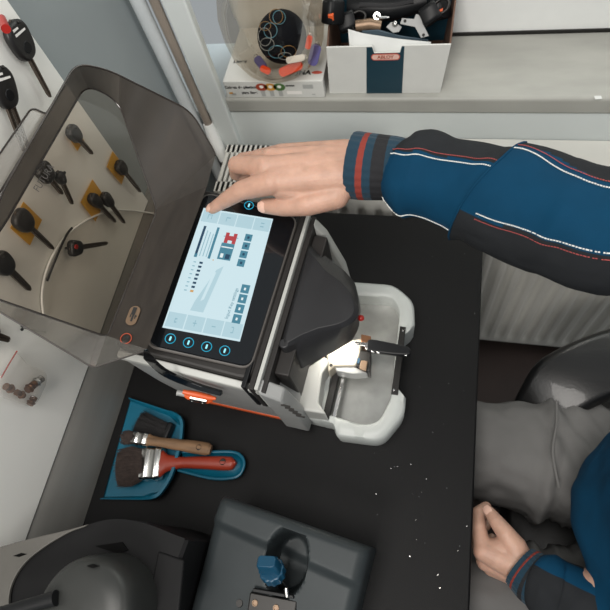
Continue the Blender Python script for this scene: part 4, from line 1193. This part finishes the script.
# right hand (pointing) joints
RH = dict(w0=w3(352, 159, 1.035), w1=w3(352, 178, 1.03), i=w3(272, 182, 1.040), m=w3(266, 167, 1.046), r=w3(271, 158, 1.036), p=w3(281, 153, 1.022))
seg = []
fa = w3(402, 168, 1.04)
seg += [(w3(350, 160, 1.034), .0245, fa + V((0, .008, 0)), .021), (w3(350, 177, 1.03), .0225, fa - V((0, .008, 0)), .021)]
for k_, r_ in (('i', .0138), ('m', .0138), ('r', .0132), ('p', .0125)):
    seg.append((w3(345, 160 + dict(i=16, m=8, r=2, p=-2)[k_], 1.034), .0235, RH[k_], r_))
seg.append((w3(322, 165, 1.036), .022, w3(282, 167, 1.036), .016))
# index finger stretched to the glass
tipz = tp(211, 211).z
I1, I2, I3 = w3(241, 190.5, 1.024), w3(225, 200.5, 1.006), w3(212.5, 208.5, tipz + .0100)
seg += [(RH['i'], .0165, I1, .0128), (I1, .0128, I2, .0105), (I2, .0100, I3, .0078), (w3(300, 176, 1.036), .022, w3(276, 176, 1.040), .0165)]
# middle finger bent under
M1, M2, M3 = w3(237, 165, 1.026), w3(236, 174, 1.003), w3(250, 176, .996)
seg += [(RH['m'], .0145, M1, .0124), (M1, .0120, M2, .0092), (M2, .0092, M3, .0080)]
R1, R2, R3 = w3(243, 160, 1.010), w3(246, 168, .990), w3(262, 170, .990)
seg += [(RH['r'], .0128, R1, .0105), (R1, .0102, R2, .0088), (R2, .0088, R3, .0078)]
Q1, Q2, Q3 = w3(257, 156, .999), w3(259, 163, .985), w3(272, 166, .988)
seg += [(RH['p'], .012, Q1, .0092), (Q1, .009, Q2, .0078), (Q2, .0078, Q3, .007)]
# thumb along the lower side
T0, T1, T2, T3 = w3(336, 196, 1.022), w3(308, 204.5, 1.018), w3(283, 207, 1.010), w3(265.5, 206, 1.004)
seg += [(w3(346, 178, 1.028), .021, T0, .0165), (T0, .0170, T1, .0145), (T1, .0148, T2, .0124), (T2, .0124, T3, .0102), (w3(330, 175, 1.03), .02, w3(304, 193, 1.022), .014), (w3(304, 193, 1.022), .015, w3(282, 188, 1.030), .0150), (w3(312, 190, 1.024), .017, w3(288, 190, 1.026), .0135)]
hand_r = blob(seg, .0014, 9, .5)
# knuckle and tendon relief

# left hand loosely curled over the lap
LZ = .690
seg = []
LW0 = w3(521, 566, LZ + .01)
L_i, L_m, L_r, L_p = w3(483, 551, LZ + .008), w3(486, 561, LZ - .012), w3(492, 567, LZ - .032), w3(499, 571, LZ - .05)
for p, r_ in ((L_i, .0145), (L_m, .0142), (L_r, .0135), (L_p, .0125)):
    seg.append((LW0 + (p - L_i) * .35, .0245, p, r_))
seg.append((w3(508, 557, LZ + .004), .022, w3(496, 553, LZ), .018))
seg += [(LW0, .0245, w3(548, 586, LZ + .025), .026)]
for base, p1, p2, p3, r_ in ((L_i, (479, 528, LZ + .004), (478, 513, LZ - .008), (486, 507, LZ - .020), .0108),
                             (L_m, (476, 537, LZ - .022), (476, 521, LZ - .034), (485, 514, LZ - .042), .0108),
                             (L_r, (480, 546, LZ - .045), (480, 530, LZ - .055), (488, 523, LZ - .06), .0104)):
    a1, a2, a3 = w3(*p1), w3(*p2), w3(*p3)
    seg += [(base, r_ * 1.25, a1, r_), (a1, r_, a2, r_ * .88), (a2, r_ * .88, a3, r_ * .76)]
a1, a2, a3 = w3(488, 556, LZ - .07), w3(486, 545, LZ - .077), w3(492, 538, LZ - .08)
seg += [(L_p, .0115, a1, .0088), (a1, .0088, a2, .0078), (a2, .0078, a3, .007)]
U0, U1, U2, U3 = w3(515, 547, LZ + .020), w3(506, 534, LZ + .024), w3(497, 522, LZ + .020), w3(489.5, 512, LZ + .012)
seg += [(LW0, .022, U0, .0165), (U0, .0165, U1, .0132), (U1, .0132, U2, .0108), (U2, .0108, U3, .0082), (w3(505, 548, LZ + .012), .017, w3(492, 548, LZ + .008), .014)]
hand_l = blob(seg, .0016, 5, .5)

# body: head, neck, trunk, arms and legs as one skin under the clothes
HD = V((.375, .11, 1.36))
SHR, SHL = V((.43, .28, 1.12)), V((.43, -.07, 1.12))
ELR, ELL = w3(655, 240, 1.056), w3(655, 612, .775)
WR, WL = fa, w3(548, 586, LZ + .025)
seg = [((.46, .10, .57), .115, (.415, .10, .78), .115), ((.415, .10, .78), .115, (.43, .11, 1.03), .125), ((.43, .17, 1.05), .09, (.43, .05, 1.05), .09), ((.44, .11, 1.08), .07, (.41, .11, 1.24), .052),
       (SHR, .055, ELR, .040), (ELR, .040, WR, .028), (SHL, .055, ELL, .040), (ELL, .040, WL, .028), ((.43, .11, 1.1), .07, SHR, .055), ((.43, .11, 1.1), .07, SHL, .055),
       (HD + V((.02, 0, .03)), .092, HD + V((-.005, 0, -.02)), .078), (HD + V((-.01, 0, -.05)), .062, HD + V((-.045, 0, -.085)), .032),
       (HD + V((-.074, 0, .012)), .009, HD + V((-.092, 0, -.022)), .0125), (HD + V((-.07, .04, .028)), .018, HD + V((-.07, -.04, .028)), .018),
       (HD + V((-.078, .018, -.058)), .011, HD + V((-.078, -.018, -.058)), .011), (HD + V((.005, .085, .0)), .014, HD + V((.01, .088, -.03)), .010), (HD + V((.005, -.085, .0)), .014, HD + V((.01, -.088, -.03)), .010),
       ((.45, .20, .55), .085, (.03, .20, .575), .055), ((.45, .0, .55), .085, (.03, -.045, .575), .055),
       ((.03, .20, .575), .055, (.06, .20, .10), .042), ((.03, -.045, .575), .055, (.06, -.05, .10), .042)]
trunk = blob(seg, .008, 6, .5)
bm_ = join([trunk, hand_r, hand_l], 'body')
nb = len(bm_.f)


def nail(tip, prev, up, r_, ln):
    """a thin curved nail plate lying on the finger end"""
    tip = V(tip); d = (tip - V(prev)).normalized(); up = V(up); up = (up - d * up.dot(d)).normalized(); s = d.cross(up)
    rows = []
    for i in range(5):
        l = -ln * .55 + ln * i / 4
        ww_ = .72 * (1 - .15 * abs(i - 2) / 2) * (.8 if i == 0 else 1)
        rr3 = r_ * (1.02 - .10 * max(0, i - 2))
        rows.append([tip + d * (l + .002) + s * math.sin(q * ww_ * 1.15) * rr3 + up * math.cos(q * ww_ * 1.15) * rr3 for q in (-1, -.5, 0, .5, 1)])
    bm_.loft(rows, closed=False, m=1)


nail(I3, I2, V((-.3, -.2, .9)), .0080, .011)
nail(T3, T2, V((-.1, -.75, .65)), .0104, .012)
nail(U3, U2, V((-.2, -.2, .95)), .0086, .012)
for sy in (.032, -.032):
    bm_.ball(HD + V((-.0665, sy, .006)), .0115, 10, m=2)
    bm_.ball(HD + V((-.0742, sy, .006)), .0052, 8, m=3)
bo = bm_.build('body', [M['skin'], M['nail'], M['eye'], M['hair']], pe, smooth=70)
hr = blob([(HD + V((.03, 0, .045)), .095, HD + V((.0, 0, .06)), .088), (HD + V((.045, 0, .0)), .08, HD + V((.05, 0, -.05)), .06)], .008, 4)
hb_ = MB().add([v.co.copy() for v in hr.vertices], [list(p.vertices) for p in hr.polygons]); hb_.build('hair', M['hair'], pe, smooth=70)

# trousers
seg = [((.46, .10, .575), .135, (.44, .10, .66), .13), ((.45, .20, .56), .115, (.24, .200, .565), .098), ((.24, .200, .565), .098, (.03, .20, .578), .073),
       ((.45, .0, .55), .11, (.24, -.035, .558), .095), ((.24, -.035, .558), .095, (.03, -.045, .578), .073),
       ((.03, .20, .578), .073, (.06, .20, .14), .062), ((.03, -.045, .578), .073, (.06, -.05, .14), .062)]
tm = blob(seg, .006, 8, .5)
tv = MB().add([v.co.copy() for v in tm.vertices], [list(p.vertices) for p in tm.polygons])
for k, v in enumerate(tm.vertices):
    c = v.co; f = 0
    f += .009 * noise.noise(V((c.x * 9 + c.y * 14, c.y * 9 - c.x * 12, c.z * 5)))
    f += .004 * math.sin(c.x * 120 + c.y * 70 + 5 * noise.noise(c * 6)) * ss(.16, .26, c.x)
    f += .010 * math.exp(-((c.x - .222 - .10 * (c.y - .2)) / .010) ** 2) * (1 if c.z > .55 else 0)
    f += .0025 * noise.noise(c * 45)
    q_ = V((c.x - .25, c.y - .09)); an = math.atan2(q_.y, q_.x)
    f += .0045 * max(0, math.sin(an * 13 + 4 * noise.noise(c * 7))) ** 2 * max(0, 1 - q_.length / .14) * (c.z > .5)
    tv.v[k] = c + v.normal * f
tro = tv.build('trousers', M['trouser'], pe, smooth=80)
# pocket flap seam
sm_p = smooth_path([V((.225, .275, .668)), V((.222, .235, .676)), V((.215, .19, .678)), V((.225, .14, .668))], 5)
MB().tube(sm_p, .0022, 8).build('seam', M['trouser'], tro)
for sx, yy in ((.045, .20), (.045, -.05)):
    sh_ = blob([((sx + .03, yy, .05), .045, (sx - .02, yy, .045), .042), ((sx - .02, yy, .045), .042, (sx - .15, yy, .032), .030)], .006, 4)
    s2 = MB().add([V((v.co.x, v.co.y, max(.001, v.co.z))) for v in sh_.vertices], [list(p.vertices) for p in sh_.polygons]); s2.build('shoe', M['shoe'], pe, smooth=60)

# jacket trunk and left sleeve
seg = [((.43, .10, .66), .15, (.375, .10, .76), .154), ((.375, .10, .76), .154, (.405, .10, .95), .150), ((.405, .10, .95), .150, (.42, .11, 1.06), .135),
       ((.43, .20, 1.06), .10, SHR, .072), ((.43, .02, 1.06), .10, SHL, .072), (SHL, .072, ELL, .062), (ELL, .062, w3(618, 608, .745), .050), (SHR, .072, ELR + V((.03, -.012, 0)), .052), ((.43, .11, 1.14), .08, (.425, .11, 1.19), .065)]
jm = blob(seg, .006, 8, .5)
jv = MB().add([v.co.copy() for v in jm.vertices], [list(p.vertices) for p in jm.polygons])
for k, v in enumerate(jm.vertices):
    c = v.co
    jv.v[k] = c + v.normal * (.007 * noise.noise(V((c.x * 8, c.y * 8 + c.z * 5, c.z * 12))) + .002 * noise.noise(c * 40))
jk = jv.build('jacket', M['blue'], pe, smooth=80)
wl_ = []
for k in range(40):
    a = PI * .55 + PI * .9 * k / 39
    wl_.append(V((.387 + .151 * math.cos(a), .10 + .151 * math.sin(a), .775)))
MB().tube(wl_, .0018, 6).build('seam', M['cuff'], jk)


def sleeve(rows, name, mfun, mats, parent, skew=None, nseg=10, ns=48, wr=.003, amp=1.0, seed=0, thick=.92):
    """cloth tube between two silhouettes; rows: (top px, bottom px, z)"""
    tops = smooth_path([pz(*r_[0], r_[2]) for r_ in rows], nseg); bots = smooth_path([pz(*r_[1], r_[2]) for r_ in rows], nseg)
    n = len(tops); cs = [(a + b2) / 2 for a, b2 in zip(tops, bots)]

    def surf(i_, phi, lift=0):
        i_ = max(0, min(n - 1.0001, i_)); k = int(i_); f = i_ - k
        c = cs[k].lerp(cs[k + 1], f); tv_ = tops[k].lerp(tops[k + 1], f); r_ = (tv_ - c)
        e1 = r_.normalized(); R_ = r_.length
        ax = (cs[min(k + 2, n - 1)] - cs[max(k - 1, 0)]).normalized()
        vw = (CAM - c).normalized()
        e1b = vw.cross(ax).normalized()
        if e1b.dot(e1) < 0: e1b = -e1b
        R_ = abs((r_ - vw * r_.dot(vw)).dot(e1b)); e1 = e1b
        e2 = ax.cross(e1).normalized()
        if e2.dot(vw) < 0: e2 = -e2
        p = c + e1 * (R_ * math.cos(phi)) + e2 * (R_ * thick * math.sin(phi))
        nn = (e1 * math.cos(phi) + e2 * math.sin(phi)).normalized()
        q = p * 14 + V((seed, 0, 0))
        fd = p.x * 62 - p.y * 38 + 2.2 * noise.noise(p * 9)
        wv = wr * 1.5 * max(0, math.sin(fd)) ** 3 * max(0, noise.noise(p * 11 + V((seed, 3, 0))) + .25) * 1.6 + wr * amp * (noise.noise(V((q.x * 1.3 + q.y, q.y * 1.2 - q.x * .7, q.z))) * 1.1 + .6 * abs(noise.noise(q * 2.1)) - .15)
        return p + nn * (wv + lift)
    return surf, n


# lower (fore) sleeve
rows1 = [((406, 141), (391, 199), 1.037), ((409, 137), (393, 206), 1.038), ((414, 133), (400, 215), 1.039), ((424, 131.5), (417, 223), 1.04), ((440, 137), (440, 229), 1.042), ((470, 142), (468, 241), 1.044), ((505, 149), (505, 256), 1.047), ((540, 157), (540, 266), 1.05)]
rows2 = [((455, 137), (440, 229), 1.044), ((478, 140), (468, 245), 1.045), ((500, 143), (493, 260), 1.048), ((525, 148), (525, 274), 1.052), ((560, 158), (560, 287), 1.056), ((610, 170), (606, 299), 1.060), ((660, 172), (650, 296), 1.066), ((720, 190), (700, 310), 1.075)]
s1, n1 = sleeve(rows1, 'a', None, None, None, wr=.0035)
s2_, n2 = sleeve(rows2, 'b', None, None, None, wr=.0035, seed=5)


def frac_phi(fr):                     # 0 = far silhouette, 1 = near silhouette
    return math.acos(max(-1, min(1, 1 - 2 * fr)))


def make_sleeve(surf, i0f, i1, fa_, fb_, name, parent, ni=70, nphi=64):
    b = MB(); rows = []; mi = []
    pa_, pb_ = fa_, fb_
    for i in range(ni + 1):
        row = []
        for j in range(nphi):
            phi = 2 * PI * j / nphi
            s0__ = i0f(phi); ii = s0__ + (i1 - s0__) * i / ni
            row.append(surf(ii, phi))
        rows.append(row)
    k0 = len(b.f); b.loft(rows, False, False)
    # colour panels: blue between the two seam lines facing the viewer, charcoal elsewhere
    for f in range(ni):
        for j in range(nphi):
            phi = 2 * PI * (j + .5) / nphi; t_ = f / ni
            b.m[k0 + f * nphi + j] = 0 if fa_(t_) < phi < fb_(t_) else 1
    return b.build(name, [M['blue'], M['grey']], parent, smooth=80)


loA = lambda t_: frac_phi(.30 - .10 * t_); loB = lambda t_: frac_phi(.985)
upA = lambda t_: frac_phi(.06 + .10 * ss(.2, .6, t_)); upB = lambda t_: frac_phi(.70 - .03 * t_)
# seams are placed on the mesh grid, so snap panel lines with fine segments
lo = make_sleeve(s1, lambda p: 0, n1 - 1, loA, loB, 'forearm_sleeve', jk, 80, 120)
diag = lambda p: 15.5 + 6.5 * math.cos(p)
up = make_sleeve(s2_, diag, n2 - 1, upA, upB, 'upper_sleeve', jk, 90, 120)
ed = MB().tube([s2_(diag(p) + .2, p, .0006) for p in [PI * k / 40 for k in range(0, 41)]], .0012, 6).build('sleeve_hem', M['blue'], up)


def stitches(surf, ph, i0, i1, t_of, name, m, parent, lift=.0008, dash=True, dphi=0, rr3=.0007, step=.55):
    b = MB(); i_ = i0
    while i_ < i1:
        a = i_; e = min(i1, i_ + step * (.68 if dash else 1.05))
        pts = [surf(q, ph(t_of(q)) + dphi, lift) for q in (a, (a + e) / 2, e)]
        b.tube(pts, rr3, 5); i_ += step
    return b.build(name, m, parent, smooth=60)


f1 = lambda q: q / (n1 - 1)
f2 = lambda q: (q - 10) / (n2 - 11)
stitches(s1, loA, 6, 62, f1, 'white_stitching', M['stitch'], lo, dphi=.10)
stitches(s1, loA, 6, 62, f1, 'red_stitching', M['stitchred'], lo, dphi=-.05, rr3=.0005)
stitches(s1, lambda t_: frac_phi(.955), 4, 50, f1, 'white_stitching', M['stitch'], lo, dphi=0)
stitches(s2_, upA, 21, n2 - 2, f2, 'white_stitching', M['stitch'], up, dphi=.08)
stitches(s2_, upA, 21, n2 - 2, f2, 'red_stitching', M['stitchred'], up, dphi=-.05, rr3=.0005)
stitches(s2_, upB, 20, n2 - 2, f2, 'white_stitching', M['stitch'], up, dphi=-.05)
stitches(s2_, upB, 20, n2 - 2, f2, 'red_stitching', M['stitchred'], up, dphi=.06, rr3=.0005)

# knit cuffs
rc = [((353, 134.5), (347, 198), 1.035), ((356, 133.5), (350, 200), 1.035), ((368, 134.5), (364, 202), 1.036), ((385, 137), (382, 202), 1.037), ((399, 138.5), (393, 202), 1.038), ((414, 143), (405, 201), 1.039)]
sc3, nc_ = sleeve(rc, 'c', None, None, None, wr=.0008, nseg=8)


def cuff(surf, n, bands, name, parent, ni=60, nphi=96):
    b = MB(); rows = []
    for i in range(ni + 1):
        rows.append([surf((n - 1) * i / ni, 2 * PI * j / nphi, .0005 * math.sin(j * PI / 2)) for j in range(nphi)])
    inner_ = [p + (sum(rows[0], V()) / nphi - p) * .10 for p in rows[0]]
    b.loft([inner_] + rows, False, False)
    for f in range(ni + 1):
        t_ = f / ni
        for j in range(nphi):
            b.m[f * nphi + j] = next((mm for lo_, hi_, mm in bands if lo_ <= t_ < hi_), 0)
    return b.build(name, [M['cuff'], M['cuffdark'], M['cuffred']], parent, smooth=80)


cuff(sc3, nc_, [(.37, .45, 2), (.52, .69, 1)], 'cuff', jk)
LZ2 = LZ + .020
rl = [((530, 547), (509, 584), LZ2), ((537, 550), (514, 592), LZ2 + .003), ((545, 554), (522, 602), LZ2 + .008), ((553, 558), (532, 610), LZ2 + .014)]
sc4, nc4 = sleeve(rl, 'd', None, None, None, wr=.0008, nseg=8)
cuff(sc4, nc4, [(.28, .40, 2), (.62, .75, 1)], 'cuff', jk)
rl2 = [((549, 555), (528, 608), LZ2 + .012), ((560, 556), (535, 618), LZ2 + .018), ((575, 566), (553, 622), LZ2 + .02), ((610, 584), (590, 640), LZ2 + .04), ((660, 596), (640, 670), LZ2 + .06)]
s5, n5 = sleeve(rl2, 'e', None, None, None, wr=.004, nseg=10, seed=9)
lfs = make_sleeve(s5, lambda p: 0, n5 - 1, lambda t_: frac_phi(.02), lambda t_: frac_phi(.32), 'forearm_sleeve', jk, 50, 96)

# ------------------------------------------------------------------ swivel chair
ch = thing('office_chair', (.45, .12, 0), 'black leatherette office chair under the seated person', 'chair')
sx_ = MB()
rings = []
for h, q in ((.40, .93), (.41, 1), (.445, 1), (.46, .94)):
    rings.append([V((.43 + x_ * q, .10 + y_ * q, h)) for x_, y_ in rrect(.50, .52, .10, 6)])
sx_.loft(rings).build('seat', M['leather'], ch, smooth=60)
rings = []
for h, q in ((.50, .8), (.55, 1), (.95, .95), (1.02, .7)):
    rings.append([V((.70 + .10 * (h - .5) + x_ * q, .10 + y_ * q, h)) for x_, y_ in rrect(.07, .46, .034, 5)])
MB().loft(rings).build('backrest', M['leather'], ch, smooth=60)
arp = smooth_path([w3(520, 420, .56), w3(540, 402, .60), w3(566, 383, .62), w3(596, 368, .63), w3(630, 357, .635), w3(690, 343, .635)], 6)
rings = []
for i, p in enumerate(arp):
    u = i / (len(arp) - 1); tt = (arp[min(i + 1, len(arp) - 1)] - arp[max(i - 1, 0)]).normalized(); sd = Z.cross(tt).normalized(); nn = tt.cross(sd)
    w = .026 + .030 * ss(0, .4, u)
    rings.append([p + sd * x_ + nn * y_ for x_, y_ in rrect(2 * w, .034, .016, 4)])
MB().loft(rings).build('armrest', M['leather'], ch, smooth=60)
MB().tube([arp[16] - Z * .01, V((arp[16].x + .02, .40, .45)), V((.40, .33, .41))], .014, 12).build('arm_bracket', M['black'], ch)
arl = [V((p.x, .20 - p.y - .02, p.z)) for p in arp]
rings = []
for i, p in enumerate(arl[14:]):
    tt = (arl[min(i + 15, len(arl) - 1)] - arl[i + 13]).normalized(); sd = Z.cross(tt).normalized(); nn = tt.cross(sd)
    rings.append([p + sd * x_ + nn * y_ - Z * .05 - V((0, .06, 0)) for x_, y_ in rrect(.08, .034, .016, 4)])
MB().loft(rings).build('armrest', M['leather'], ch, smooth=60)
MB().tube([V((.45, .1, .40)), V((.45, .1, .09))], [.03, .025], 16).build('column', M['darkmetal'], ch)
for k in range(5):
    a = 2 * PI * k / 5 + .3; e = V((.45 + .29 * math.cos(a), .1 + .29 * math.sin(a), .065))
    MB().tube([V((.45, .1, .10)), e], [.024, .014], 10).build('base_spoke', M['black'], ch)
    MB().tube([e - V((0, .012, .035)), e + V((0, .012, -.035))], .028, 16).build('castor', M['black'], ch)

# ------------------------------------------------------------------ light
wd_ = bpy.data.worlds.new('World'); scene.world = wd_; wd_.use_nodes = True
bg = wd_.node_tree.nodes['Background']; bg.inputs['Color'].default_value = (.88, .94, .97, 1); bg.inputs['Strength'].default_value = .36


def area(name, loc, target, size, power, col, sy=None):
    l = bpy.data.lights.new(name, 'AREA'); l.energy = power; l.size = size; l.color = col
    if sy: l.shape = 'RECTANGLE'; l.size_y = sy
    o = bpy.data.objects.new(name, l); COL.objects.link(o); o.location = loc
    o.rotation_euler = (V(target) - V(loc)).to_track_quat('-Z', 'Y').to_euler(); return o


area('ceiling_light', (-.12, -.15, 2.6), (-.1, .3, .8), .7, 17, (1.0, .955, .90))
area('lamp_behind_the_photographer', (-.25, -.95, 2.25), (-.15, .4, .8), .45, 15, (1.0, .955, .90))
area('fill_light', (1.5, .25, 2.2), (-.4, .3, 1.0), .9, 9, (1.0, .96, .92))  # soft fill added on the right to brighten the key board
area('daylight', (.4, 1.5, 1.7), (0, .3, .8), 1.2, 15, (.80, .92, 1.0), .9)
area('machine_lamp', tuple(ml(.085, .0, .878)), tuple(ml(.14, -.05, .77)), .03, .15, (1.0, .95, .85))

# ------------------------------------------------------------------ camera
cd = bpy.data.cameras.new('Camera'); cam = bpy.data.objects.new('Camera', cd); COL.objects.link(cam)
cd.sensor_width = 36; cd.lens = FPX / 610 * 36; cd.clip_start = .01
right = RW @ V((1, 0, 0)); upv = RW @ V((0, -1, 0)); back = RW @ V((0, 0, -1))
mw = Matrix((right, upv, back)).transposed().to_4x4(); mw.translation = CAM
cam.matrix_world = mw
cd.dof.use_dof = True; cd.dof.focus_distance = .64; cd.dof.aperture_fstop = 9
scene.camera = cam
scene.view_settings.view_transform = 'Standard'; scene.view_settings.look = 'None'
